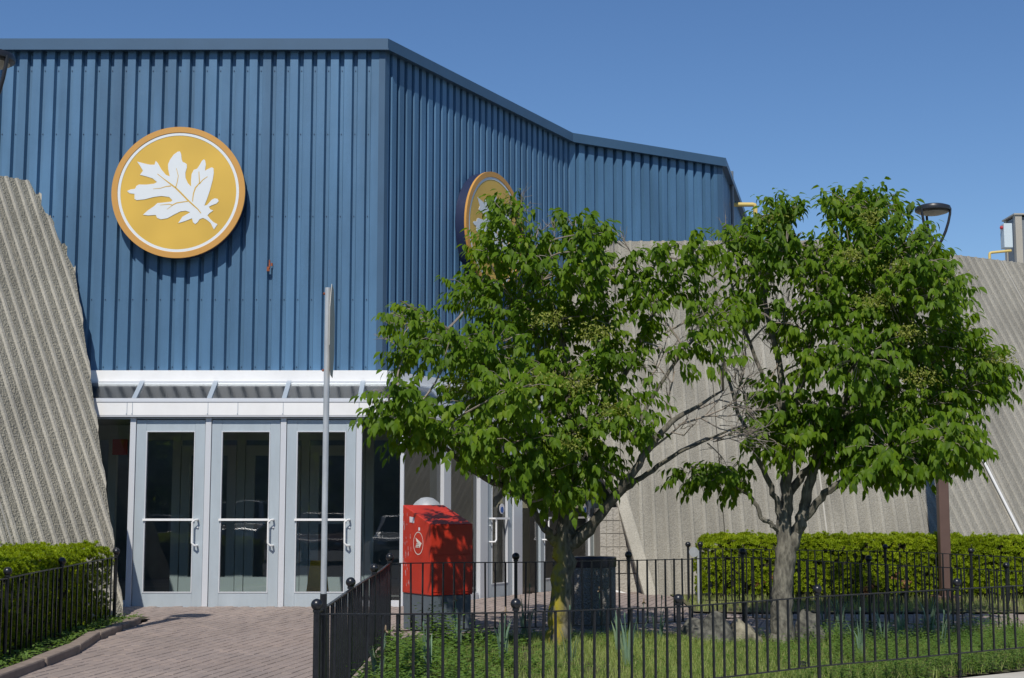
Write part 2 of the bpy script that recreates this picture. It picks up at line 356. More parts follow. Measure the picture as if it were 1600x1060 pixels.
# leaf template: axis +x, width y, upper face +z
LEAF_V = np.array([(0,0,0),(.28,0,.02),(.30,.235,.075),(.30,-.235,.075),(.66,0,-.03),(.64,.18,.02),(.64,-.18,.02),(1,0,-.16)], float)
LEAF_F = [np.array([(0,1,2),(0,3,1),(5,4,7),(4,6,7)]), np.array([(1,4,5,2),(3,6,4,1)])]
BLADE_V = np.array([(0,-.02,0),(0,.02,0),(.10,.016,.5),(.10,-.016,.5),(.34,0,.95)], float)
BLADE_F = [np.array([(0,1,2,3)]), np.array([(3,2,4)])]
def rand_dirs(n):
    a = rng.normal(size=(n, 3)); return norm(a)
def frames(ax, nrm):
    X = norm(ax); Z = norm(nrm - (nrm*X).sum(1, keepdims=True)*X); return X, np.cross(Z, X), Z

# ================================================================== THE GROUND
gx = np.unique(np.concatenate([np.linspace(-400, -20, 20), np.linspace(-20, 24, 67), np.linspace(24, 400, 20)]))
gy = np.unique(np.concatenate([np.linspace(-400, -20, 20), np.linspace(-20, 40, 91), np.linspace(40, 400, 20)]))
def sheet(name, m, inside, dz, kind='structure', x=gx, y=gy, z=None):
    mb = MB(); idx = {}
    for j in range(len(y)-1):
        for i in range(len(x)-1):
            if not inside((x[i]+x[i+1])/2, (y[j]+y[j+1])/2): continue
            q = []
            for a, b in ((i,j),(i+1,j),(i+1,j+1),(i,j+1)):
                if (a,b) not in idx:
                    idx[(a,b)] = len(mb.v); mb.v.append((x[a], y[b], (g(x[a], y[b]) if z is None else z)+dz))
                q.append(idx[(a,b)])
            mb.f.append(tuple(q)); mb.m.append(0)
    o = mb.build(name, m, smooth=True); tag(o, kind=kind); return o
sheet('ground', M['asphalt'], lambda a, b: True, 0)

# fence lines (centres of the ball finials): pixel, pixel, distance
FRONT = [at(495,945,9.67), at(806,943.6,10.6), at(1060,936,11.5), at(1277,921,12.5), at(1495,910,13.5), at(1716,899,14.5)]
SIDE = [at(495,945,9.67), at(548,910,11.3), at(585,888,12.9), at(609,871,14.5)]
BACK = [at(609,871,14.5), at(806,869.6,15.0), at(982,867,15.5), at(1160,862,16.2), at(1357,873,16.8), at(1572,884,17.2), at(1790,896,17.6)]
HEDGEF = [at(1094,851,19.7), at(1237,853,19.7), at(1383,855,19.7), at(1517,861,19.7), at(1655,868,19.7), at(1790,874,19.7)]
LEFT = [at(-95,913,11.6), at(12,893,13.07), at(97,877,14.66), at(182,862,16.6)]
BED = [(p.x, p.y) for p in FRONT] + [(p.x, p.y) for p in BACK[::-1]] + [(p.x, p.y) for p in SIDE[2:0:-1]]
def inpoly(x, y, P=BED):
    c = False; j = len(P)-1
    for i in range(len(P)):
        (xi, yi), (xj, yj) = P[i], P[j]
        if (yi > y) != (yj > y) and x < (xj-xi)*(y-yi)/(yj-yi)+xi: c = not c
        j = i
    return c
def front_y(x):
    P = [(p.x, p.y) for p in FRONT]
    for (a, b), (c, d) in zip(P, P[1:]):
        if a <= x <= c: return b+(d-b)*(x-a)/(c-a)
    return P[-1][1] if x > P[-1][0] else P[0][1]
fx = np.arange(-1.5, 9.0, .12); fy = np.arange(9.2, 18.4, .12)
sheet('garden_bed', M['soil'], inpoly, .035, x=fx, y=fy)
mb = MB()
swp = [(x, front_y(x)) for x in np.arange(-1.28, 7.4, .3)]
for (a, b), (c, d) in zip(swp, swp[1:]):
    for k in range(7):
        o0, o1 = -.07-k*.3, -.07-(k+1)*.3
        q = [(a, b+o1), (c, d+o1), (c, d+o0), (a, b+o0)]; mb.add([(x, y, g(x, y)+.03) for x, y in q], [(0,1,2,3)])
    mb.add([(a, b-.07, g(a, b)+.03), (c, d-.07, g(c, d)+.03), (c, d-.07, g(c, d)-.1), (a, b-.07, g(a, b)-.1)], [(0,1,2,3)])
tag(mb.build('sidewalk', M['sidewalk']), kind='structure')
sheet('planting_bed', M['soil'], lambda a, b: True, .05, x=np.arange(-9, -4.15, .2), y=np.arange(8, 17.4, .2))
sheet('lawn', M['lawnbase'], lambda a, b: True, .03, x=np.arange(2.3, 13, .2), y=np.arange(18.75, 23, .2))

# ---- walkway: 300 nearest pavers as parts, the rest joined
walk = tag(bpy.data.objects.new('walkway', None), kind='structure'); COL.objects.link(walk); WLOC['walkway'] = Vector()
def walk_in(x, y):
    if not ((-4.13 if y < 17.1 else -6) < x < 9.2 and 10.6 < y < 24.2): return False
    if inpoly(x, y): return False
    if y < 19.0 or x < 2.2: pass
    if x > 2.2 and y > 18.6: return False
    if x > -1.0 and y < front_y(x)+.3: return False
    if x < -1.33 and y > 18.96: return False
    if x >= -1.33 and y > 19.0+(x+1.33)/.474*.88-.08: return False
    return True
ws = sheet('joint_sand', M['mortar'], lambda a, b: walk_in(a, b) or walk_in(a+.1, b) or walk_in(a-.1, b) or walk_in(a, b-.1) , .012, x=np.arange(-6.1, 9.4, .1), y=np.arange(10.5, 24.4, .1))
ws.parent = walk
ANG = R(15); ca, sa = math.cos(ANG), math.sin(ANG)
def paver_quad(u0, v0, du, dv, h, jit=0):
    bev = .006; out = []
    for (a, b, z) in ((0,0,0),(du,0,0),(du,dv,0),(0,dv,0),(bev,bev,1),(du-bev,bev,1),(du-bev,dv-bev,1),(bev,dv-bev,1)):
        out.append((a, b, z))
    return out
PF = [(4,5,6,7),(0,1,5,4),(1,2,6,5),(2,3,7,6),(3,0,4,7)]
cells = []
PW, PL = .104, .208
for i in range(-120, 160):
    for j in range(20, 140):
        u = i*PW; v = (j+.5*(i % 2))*PL
        x = u*ca + v*sa; y = -u*sa + v*ca
        if walk_in(x, y): cells.append((y, x, u, v))
cells.sort()
near = [c for c in cells if c[1] < -1.2][:300]; nearset = set(near)
pm = MB(); d = .0045
pm.add([(p[0]-(PW-d)/2, p[1]-(PL-d)/2, p[2]*.0) if p[2] == 0 else (p[0]-(PW-d)/2, p[1]-(PL-d)/2, .014) for p in paver_quad(0,0,PW-d,PL-d,0)], PF)
pme = pm.mesh('paver', M['paver'])
for (y, x, u, v) in near:
    o = inst(pme, 'paver', (x, y, g(x, y)+.010+random.uniform(-.0015, .0035)), walk, -ANG+random.gauss(0, .006), (random.choice((1, 1.02, 1.035, 1.04)), 1.01, 1))
    o.rotation_euler[0] = .031
pf = MB()
for c in cells:
    if c in nearset: continue
    y, x, u, v = c; h = random.uniform(-.0015, .0035); o = len(pf.v)
    dw = random.choice((.0005, .001, .002, .007)); 
    for (a, b, z) in paver_quad(0, 0, PW-dw, PL-.0015, 0):
        a -= (PW-dw)/2; b -= (PL-.0015)/2; X = x + a*ca + b*sa; Y = y - a*sa + b*ca
        pf.v.append((X, Y, g(X, Y)+.010+h+.014*z))
    pf.f += [tuple(k+o for k in f) for f in PF]; pf.m += [0]*5
tag(pf.build('paver_field', M['paverfar'], walk), kind='stuff')

# kerb stones along the left bed
kerb = tag(bpy.data.objects.new('kerb', None), kind='structure'); COL.objects.link(kerb); WLOC['kerb'] = Vector()
kp = [(-4.14, 10.6), (-4.16, 11.7), (-4.10, 12.95), (-4.08, 13.9), (-4.19, 14.95), (-4.22, 15.9), (-4.25, 16.8)]
for (a, b), (c, dd) in zip(kp, kp[1:]):
    t = Vector((c-a, dd-b, 0)); L = t.length; t.normalize(); n = Vector((t.y, -t.x, 0)); mb = MB()
    A = Vector((a, b, 0))+t*.012; B = Vector((c, dd, 0))-t*.012; W_ = .09+random.uniform(-.008, .008); hz = random.uniform(.085, .115)
    q = [A-n*W_, A+n*W_*.5, B+n*W_*.5, B-n*W_]
    mb.hexa([Vector((p.x, p.y, g(p.x, p.y)-.02)) for p in q], [Vector((p.x, p.y, g(p.x, p.y)+hz)) for p in q])
    mb.build('kerb_stone', M['tan'], kerb, bevel=.018)

# ================================================================== ENTRANCE BUILDING
YW = 19.57
ZT = at(603, 63, YW).z; ZB = at(400, 580, YW).z
FLOOR = CH-1.272
P = [Vector((-9.6, YW, 0))]
P.append(at(602, 63, YW).copy()); P.append(at_z(889.7, 209, ZT)); P.append(at_z(1128, 248, ZT)); P.append(at_z(1165, 345, ZT))
P = [Vector((p.x, p.y, 0)) for p in P]
def segdir(a, b): return (b-a).normalized()
def outn(t): return Vector((t.y, -t.x, 0))
def offset(pts, d):
    out = []
    for i, p in enumerate(pts):
        if i == 0: out.append(p+outn(segdir(pts[0], pts[1]))*d)
        elif i == len(pts)-1: out.append(p+outn(segdir(pts[-2], pts[-1]))*d)
        else:
            n1 = outn(segdir(pts[i-1], p)); n2 = outn(segdir(p, pts[i+1])); b = (n1+n2); out.append(p+b*(d/(1+n1.dot(n2))))
    return out
bld = thing('entrance_building', 'blue ribbed metal entrance building with glazed doors under a white fascia', 'building', (-3.5, YW, FLOOR))
def siding(i, pitch, zb, zt, t0=0.0, tend=None):
    a, b = P[i], P[i+1]; t = segdir(a, b); L = (b-a).length; n = max(1, round((L-t0)/pitch)); p = (L-t0)/n; ang = math.atan2(t.y, t.x)
    D = .068; H = zt-zb; mb = MB()
    prof = [(0, 0), (.58*p, 0), (.70*p, D), (.92*p, D), (p, 0)]
    vs = []; fs = []
    for x, y in prof: vs += [(x, y, 0), (x, y, H)]
    for k in range(len(prof)-1): fs.append((2*k, 2*k+2, 2*k+3, 2*k+1))
    mb.add(vs, fs); mb.cur = 1
    for zz in np.concatenate([[.08], np.arange(1.0, H-.3, 1.15), [H-.32]]):     # fixing screws
        x = .80*p
        mb.box((x-.006, D-.008, zz-.006), (x+.006, D-.001, zz+.006))
    me = mb.mesh('siding_panel', [M['blue'], M['navy']])
    for k in range(n):
        q = a+t*(t0+k*p); inst(me, 'siding_panel', (q.x, q.y, zb), bld, ang)
siding(0, .188, ZB-.02, ZT-.10); siding(1, .19, ZB-.02, ZT-.10); siding(2, .206, CH+2.0, ZT-.10); siding(3, .206, CH+2.0, ZT-.10)
# corner trims, cap, roof
mb = MB(); tt = segdir(P[1], P[2]); o2 = offset(P, .006)
c0 = o2[1]; q = [c0-Vector((.085,0,0)), c0, c0+tt*.085, c0+tt*.085-outn(tt)*.012, c0+Vector((-.004,.016,0)), c0-Vector((.085,-.012,0))]
mb.hexa([Vector((p.x,p.y,ZB)) for p in q], [Vector((p.x,p.y,ZT-.1)) for p in q]); mb.build('corner_trim', M['bluecap'], bld)
mb = MB(); c0 = o2[3]; t3 = segdir(P[2], P[3]); t4 = segdir(P[3], P[4])
q = [c0-t3*.12, c0, c0+t4*.1, c0+t4*.1-outn(t4)*.012, c0-t3*.12-outn(t3)*.012]
mb.hexa([Vector((p.x,p.y,CH+2.0)) for p in q], [Vector((p.x,p.y,ZT-.1)) for p in q]); mb.build('corner_trim', M['bluecap'], bld)
oin, oout, olip = offset(P, -.12), offset(P, .075), offset(P, .095)
for i in range(4):
    mb = MB()
    mb.hexa([Vector((*p.xy, ZT-.155)) for p in (oout[i], oout[i+1], oin[i+1], oin[i])], [Vector((*p.xy, ZT)) for p in (oout[i], oout[i+1], oin[i+1], oin[i])])
    mb.hexa([Vector((*p.xy, ZT-.165)) for p in (olip[i], olip[i+1], oout[i+1], oout[i])], [Vector((*p.xy, ZT-.148)) for p in (olip[i], olip[i+1], oout[i+1], oout[i])])
    mb.build('roof_cap', M['bluecap'], bld)
ob = offset(P, -.09)
for i in range(4):
    mb = MB(); zb = (ZB-.05) if i < 2 else FLOOR; pi = offset(P, -.2)
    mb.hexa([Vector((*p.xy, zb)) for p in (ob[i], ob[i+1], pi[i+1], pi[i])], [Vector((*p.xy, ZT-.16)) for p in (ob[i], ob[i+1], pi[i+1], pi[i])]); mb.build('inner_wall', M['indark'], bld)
# roof in pieces round an unseen hall opening, added to let daylight in
rfx = ob[1].lerp(ob[2], (23-ob[1].y)/(ob[2].y-ob[1].y)); V2 = lambda x, y: Vector((x, y, 0))
for q in ([ob[0], ob[1], rfx, V2(-9.6, 23)], [rfx, ob[2], ob[3], ob[4], V2(5, 40), V2(-.6, 40), V2(-.6, 23)], [V2(-9.6, 27.3), V2(-.6, 27.3), V2(-.6, 40), V2(-9.6, 40)]):
    mb = MB(); mb.hexa([Vector((*p.xy, ZT-.30)) for p in q], [Vector((*p.xy, ZT-.17)) for p in q]); mb.build('roof', M['roof'], bld)
# rust remains of a removed bracket, vertical conduit on the far side
mb = MB(); c = at(423, 414, YW-.005)
mb.box((c.x-.02, c.y-.035, c.z-.05), (c.x-.004, c.y-.004, c.z+.06)); mb.box((c.x-.05, c.y-.02, c.z-.09), (c.x-.01, c.y-.004, c.z-.03)); mb.box((c.x+.005, c.y-.03, c.z-.02), (c.x+.028, c.y-.004, c.z+.02))
mb.build('rusty_bracket', M['rust'], bld)
mb = MB(); q = P[3]+t4*1.6+outn(t4)*.05; mb.tube([(q.x, q.y, CH+2.2), (q.x, q.y, ZT+.12)], .035); mb.build('conduit', M['greym'], bld)

# ---- canopy: white flashing, sloped glazing, white fascia. path = front + right face
PP = [Vector((-7.4, YW, 0)), P[1], P[1]+segdir(P[1], P[2])*6.4]
def pathbox(d0, d1, z0, z1, name, m, lo=0, hi=2, bevel=0):
    a, b = offset(PP, d0), offset(PP, d1)
    for i in range(lo, hi):
        mb = MB(); q = (b[i], b[i+1], a[i+1], a[i])
        mb.hexa([Vector((*p.xy, z0)) for p in q], [Vector((*p.xy, z1)) for p in q]); mb.build(name, m, bld, bevel=bevel)
z579, z596 = at(400, 579, YW-.14).z, at(400, 596, YW-.14).z
pathbox(.004, .14, z596, z579, 'upper_flashing', M['white'])
zu, zl = at(400, 599, YW-.12).z, at(400, 627, YW-.58).z
z628, z649 = at(400, 628.5, 18.93).z, at(400, 649, 18.93).z
pathbox(.40, .64, z649, z628, 'fascia', M['white'])
pathbox(.42, .648, z628, z628+.022, 'fascia_lip', M['alulight'])
pathbox(.52, .64, z649-.02, z649-.004, 'soffit', M['alulight'])
pathbox(.146, .19, zu-.03, zu+.02, 'glazing_head', M['alulight'])
UU, LL = offset(PP, .17), offset(PP, .60); LINE = offset(PP, .57)
S1 = LINE[1]; TR = segdir(PP[1], PP[2])
def on_right(px, d=0.0):
    """distance along the right glass line whose point shows at pixel column px"""
    k = (px-800)/(F*math.cos(PITCH)-0*F+ (0)); k = (px-800)/(F/math.cos(PITCH))
    p = S1+outn(TR)*d
    return (k*p.y-p.x)/(TR.x-k*TR.y)
def front_x(px): return (px-800)/(F/math.cos(PITCH))*(YW-.57)
FM = [front_x(p) for p in (204.5, 323, 441, 560)]
xs = [-7.3, -6.5, -5.7]+FM
def glazing(pa, pb, qa, qb):
    mb = MB(); th = Vector((0,0,.012)); a = [Vector((*p.xy, zu)) for p in (pa, pb)]; b = [Vector((*p.xy, zl)) for p in (qa, qb)]
    q = [b[0], b[1], a[1], a[0]]; mb.hexa(q, [p+th for p in q]); mb.build('canopy_pane', M['glasssky'], bld)
def rafter(pa, qa, t):
    mb = MB(); a = Vector((*pa.xy, zu+.03)); b = Vector((*qa.xy, zl+.03)); n = t*.03; h = Vector((0,0,.06))
    q = [b-n, b+n, a+n, a-n]; mb.hexa([p-h for p in q], q); mb.build('canopy_rafter', M['alurafter'], bld)
ex = Vector((1,0,0))
for i, x in enumerate(xs):
    pa, qa = Vector((x, UU[0].y, 0)), Vector((x, LL[0].y, 0)); rafter(pa, qa, ex)
    x2 = xs[i+1] if i+1 < len(xs) else None
    if x2: glazing(pa, Vector((x2, UU[0].y, 0)), qa, Vector((x2, LL[0].y, 0)))
    else: glazing(pa, UU[1], qa, LL[1])
rp = [0, 1.05, 2.1, 3.15, 4.2, 5.25, 6.2]
for s0, s1 in zip(rp, rp[1:]):
    f = lambda B, s: B[1]+TR*s
    glazing(f(UU, s0), f(UU, s1), f(LL, s0), f(LL, s1))
    if s0: rafter(f(UU, s0), f(LL, s0), TR)

# seams and screws of the white fascia
for x in FM+[-5.0]+[(FM[1]+FM[2])/2-.1]:
    mb = MB(); y = YW-.641; mb.box((x-.003, y-.004, z649+.004), (x+.003, y, z628-.004)); mb.box((x-.012, y-.006, z649+.012), (x-.004, y, z649+.022)); mb.build('fascia_seam', M['alurafter'], bld)
pathbox(.60, .635, zl-.012, zl+.035, 'glazing_sill', M['alulight'])
# ---- storefront in local frames: origin, along t, out n; each part a box in (s, out, z)
def fr_box(mb, o, t, s0, s1, d0, d1, z0, z1):
    n = outn(t); q = [o+t*s0+n*d1, o+t*s1+n*d1, o+t*s1+n*d0, o+t*s0+n*d0]
    mb.hexa([Vector((*p.xy, z0)) for p in q], [Vector((*p.xy, z1)) for p in q]); return mb
OF = Vector((0, YW-.57, 0)); ZH = z649-.022
ZD = at(400, 655, 19.0).z
def mullion(o, t, s, w=.075, name='mullion', m='alulight', z1=None):
    fr_box(MB(), o, t, s-w/2, s+w/2, -.11, .012, FLOOR, z1 or ZH).build(name, M[m], bld, bevel=.004)
def pane(o, t, s0, s1, z0, z1, parent=None, name='window_pane'):
    mb = MB(); n = outn(t); a = o+t*s0-n*.045; b = o+t*s1-n*.045
    mb.add([(a.x,a.y,z0),(b.x,b.y,z0),(b.x,b.y,z1),(a.x,a.y,z1)], [(0,1,2,3)]); return mb.build(name, M['glass'], parent or bld)
def door(o, t, s0, s1, hand=1, label=None, sticker=False):
    w = .135; d0, d1 = -.075, -.008; zb, zt_ = FLOOR+.012, ZD-.012
    D = fr_box(MB(), o, t, s0+.006, s0+w, d0, d1, zb, zt_)
    fr_box(D, o, t, s1-w, s1-.006, d0, d1, zb, zt_)
    fr_box(D, o, t, s0+w, s1-w, d0, d1-.002, zt_-.145, zt_); fr_box(D, o, t, s0+w, s1-w, d0, d1-.002, zb, zb+.185)
    do = D.build('door', M['alu'], bld, bevel=.003)
    if label: do['label'] = label
    pane(o, t, s0+w, s1-w, zb+.185, zt_-.145, do, 'door_pane')
    b = MB(); z0, z1 = zb+.185, zt_-.145
    for a_, c_, e_, f_ in ((s0+w, s0+w+.012, z0, z1), (s1-w-.012, s1-w, z0, z1), (s0+w+.012, s1-w-.012, z0, z0+.012), (s0+w+.012, s1-w-.012, z1-.012, z1)): fr_box(b, o, t, a_, c_, -.043, -.002, e_, f_)
    b.build('glazing_bead', M['alulight'], do)
    zm = FLOOR+1.13; b = MB(); fr_box(b, o, t, s0+w*.9, s1-w*.9, .0, .022, zm-.014, zm+.014); b.build('push_bar', M['white'], do)
    n = outn(t); hs = s1-w*.55 if hand > 0 else s0+w*.55; q = o+t*hs; e = t*(-hand*.055)
    pts = [q+n*-.01, q+n*.05, q+n*.075+e*.2, q+n*.075+e]
    zz = [zm+.0, zm, zm-.0, zm-.05]
    top = [Vector((*p.xy, FLOOR+1.13)) for p in (q+n*-.01, q+n*.055, q+n*.07+e*.3, q+n*.07+e)]
    bot = [Vector((*p.xy, FLOOR+.80)) for p in (q+n*.07+e, q+n*.07+e*.3, q+n*.055, q+n*-.01)]
    b = MB(); top[-1].z -= .03; bot[0].z += .03
    b.tube(top+bot, .0125, 8); b.build('handle', M['white'], do, smooth=True)
    b = MB(); b.ball(o+t*(hs)+n*0+Vector((0,0,FLOOR+1.03)), .014, 10, 6); b.build('lock', M['alulight'], do)
    if sticker:
        b = MB(); c = o+t*(s1-w-.14)-n*.03+Vector((0,0,FLOOR+1.27)); rot = Matrix.Rotation(math.atan2(t.y, t.x), 3, 'Z') @ Matrix.Rotation(R(90), 3, 'X')
        b.lathe([(.001,0),(.075,0),(.075,.003),(.001,.003)], c, 24, rot); st = b.build('sticker', M['sticker'], do)
        b = MB(); b.lathe([(.001,.004),(.045,.004),(.045,.006),(.001,.006)], c-Vector((0,0,.015)), 20, rot); b.build('sticker_mark', M['navyblue'] if 'navyblue' in M else M['navy'], do)
    return do
M['navyblue'] = pbr('blue_print', (.03, .10, .35), .5)
t0 = ex
for x in FM: mullion(OF, t0, x)
mullion(OF, t0, S1.x-.012, .05, 'corner_post')
fr_box(MB(), OF, t0, -7.3, S1.x, -.10, .004, ZD, ZH).build('door_header', M['alurafter'], bld)
for i in range(3): door(OF, t0, FM[i]+.0375, FM[i+1]-.0375)
pane(OF, t0, FM[3]+.0375, S1.x-.037, FLOOR+.1, ZD); fr_box(MB(), OF, t0, FM[3]+.0375, S1.x-.037, -.08, 0, FLOOR, FLOOR+.1).build('sill', M['alulight'], bld)
pane(OF, t0, -7.2, FM[0]-.0375, FLOOR+.1, ZD); fr_box(MB(), OF, t0, -7.2, FM[0]-.0375, -.08, 0, FLOOR, FLOOR+.1).build('sill', M['alu'], bld)
r = lambda px: on_right(px)
for a, b in ((691, 705), (748, 763), (800, 817)): mullion(S1, TR, (r(a)+r(b))/2, (r(b)-r(a))*.8)
s_end = r(935)
fr_box(MB(), S1, TR, 0, s_end, -.10, .004, ZD, ZH).build('door_header', M['alurafter'], bld)
pane(S1, TR, .03, r(691)+.05, FLOOR+.1, ZD); pane(S1, TR, r(705), r(748), FLOOR+.1, ZD)
for a, b in ((.03, r(691)), (r(705), r(748))): fr_box(MB(), S1, TR, a, b, -.08, 0, FLOOR, FLOOR+.1).build('sill', M['alulight'], bld)
door(S1, TR, r(762), r(801), -1, sticker=True)
pane(S1, TR, r(817), r(845), FLOOR+.02, ZD)
door(S1, TR, r(845), r(928), -1, sticker=True)
fr_box(MB(), S1, TR, r(928), s_end+.1, -.14, .02, FLOOR, ZH).build('mullion', M['inalu'], bld)
# threshold + vestibule interior
mb = MB(); q = [Vector((-7.4, OF.y+.03, 0)), S1+Vector((0,.03,0)), S1+TR*(s_end+.2)-outn(TR)*.03, Vector((1.2, 29, 0)), Vector((-7.4, 29, 0))]
mb.hexa([Vector((*p.xy, FLOOR-.2)) for p in q], [Vector((*p.xy, FLOOR-.004)) for p in q]); mb.build('vestibule_floor', M['tile'], bld)
mb = MB(); q = [Vector((-7.4, YW+.1, 0)), offset(PP, -.1)[1], offset(PP, -.1)[2], Vector((1.4, 29, 0)), Vector((-.5, 29, 0)), Vector((-.5, 22.6, 0)), Vector((-7.4, 22.6, 0))]
mb.hexa([Vector((*p.xy, z649+.05)) for p in q], [Vector((*p.xy, z649+.15)) for p in q]); mb.build('ceiling', M['inwall'], bld)
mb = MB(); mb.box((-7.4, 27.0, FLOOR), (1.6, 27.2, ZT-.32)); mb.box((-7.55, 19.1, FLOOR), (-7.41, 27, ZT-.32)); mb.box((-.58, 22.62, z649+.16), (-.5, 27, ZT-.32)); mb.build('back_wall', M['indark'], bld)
# inner row of doors across the vestibule
zi = z649+.02
for x in (-5.9, -4.95, -4.0, -3.05, -2.1, -1.15, -.2):
    mb = MB(); mb.box((x-.06, 21.6, FLOOR), (x+.06, 21.7, zi)); mb.build('inner_mullion', M['inalu'], bld)
for a, b in ((-4.95, -4.0), (-4.0, -3.05), (-3.05, -2.1)):
    mb = MB()
    for x0, x1, z0, z1 in ((a+.07, a+.20, FLOOR, FLOOR+2.2), (b-.20, b-.07, FLOOR, FLOOR+2.2), (a+.20, b-.20, FLOOR, FLOOR+.28), (a+.2, b-.2, FLOOR+2.05, FLOOR+2.2), (a+.2, b-.2, FLOOR+1.05, FLOOR+1.09)): mb.box((x0, 21.61, z0), (x1, 21.67, z1))
    mb.build('inner_door', M['inalu'], bld)
mb = MB(); mb.box((-7.3, 21.62, FLOOR+2.28), (-.2, 21.68, zi)); mb.build('inner_header', M['inalu'], bld)
# block wall behind the end of the right slab
YB = 22.36
blk = thing('block_wall', 'pale split-face block wall beside the right-hand glass door', 'wall', (1.9, YB, FLOOR))
bw, bh = .40, .198
mbm = MB(); 
for k in range(4): mbm.box((k*.098+.004, -.012-.01*(k % 2), .006), (k*.098+.094, .08, bh-.004))
mbm.box((0.0, .004, .0), (.398, .1, bh))
bme = mbm.mesh('block', M['block'])
xb0 = at(937.5, 850, YB).x
for row in range(5):
    for k in range(-1, 5):
        x = xb0+k*bw+(.2 if row % 2 else 0)
        if x < xb0-.05 and row % 2 == 0 or x < xb0-.25 or x > 2.4: continue
        inst(bme, 'block', (max(x, xb0), YB-.05+random.uniform(-.006, .006), FLOOR+.30+row*bh), blk)
mb = MB(); mb.box((xb0, YB-.08, FLOOR-.1), (3.2, YB+.1, FLOOR+.29)); mb.build('plinth', M['block'], blk)
mb = MB(); mb.box((xb0+.17, YB+.02, FLOOR-.1), (2.3, YB+.1, FLOOR+1.27)); mb.build('mortar_bed', M['ridgefaint'], blk)
mb = MB(); mb.box((xb0+.003, YB-.02, FLOOR-.1), (xb0+.16, YB+1.7, FLOOR+1.28)); mb.build('return', M['block'], blk)
mb = MB(); mb.tube([(xb0+.05, YB-.12, FLOOR+.07), (xb0+.3, YB-.25, FLOOR+.02), (xb0+.55, 21.5, FLOOR-.03), (2.6, 21.2, FLOOR-.03)], .022); tag(mb.build('ground_pipe', M['cable'], smooth=True), 'pale pipe lying on the pavers at the foot of the block wall', 'pipe')

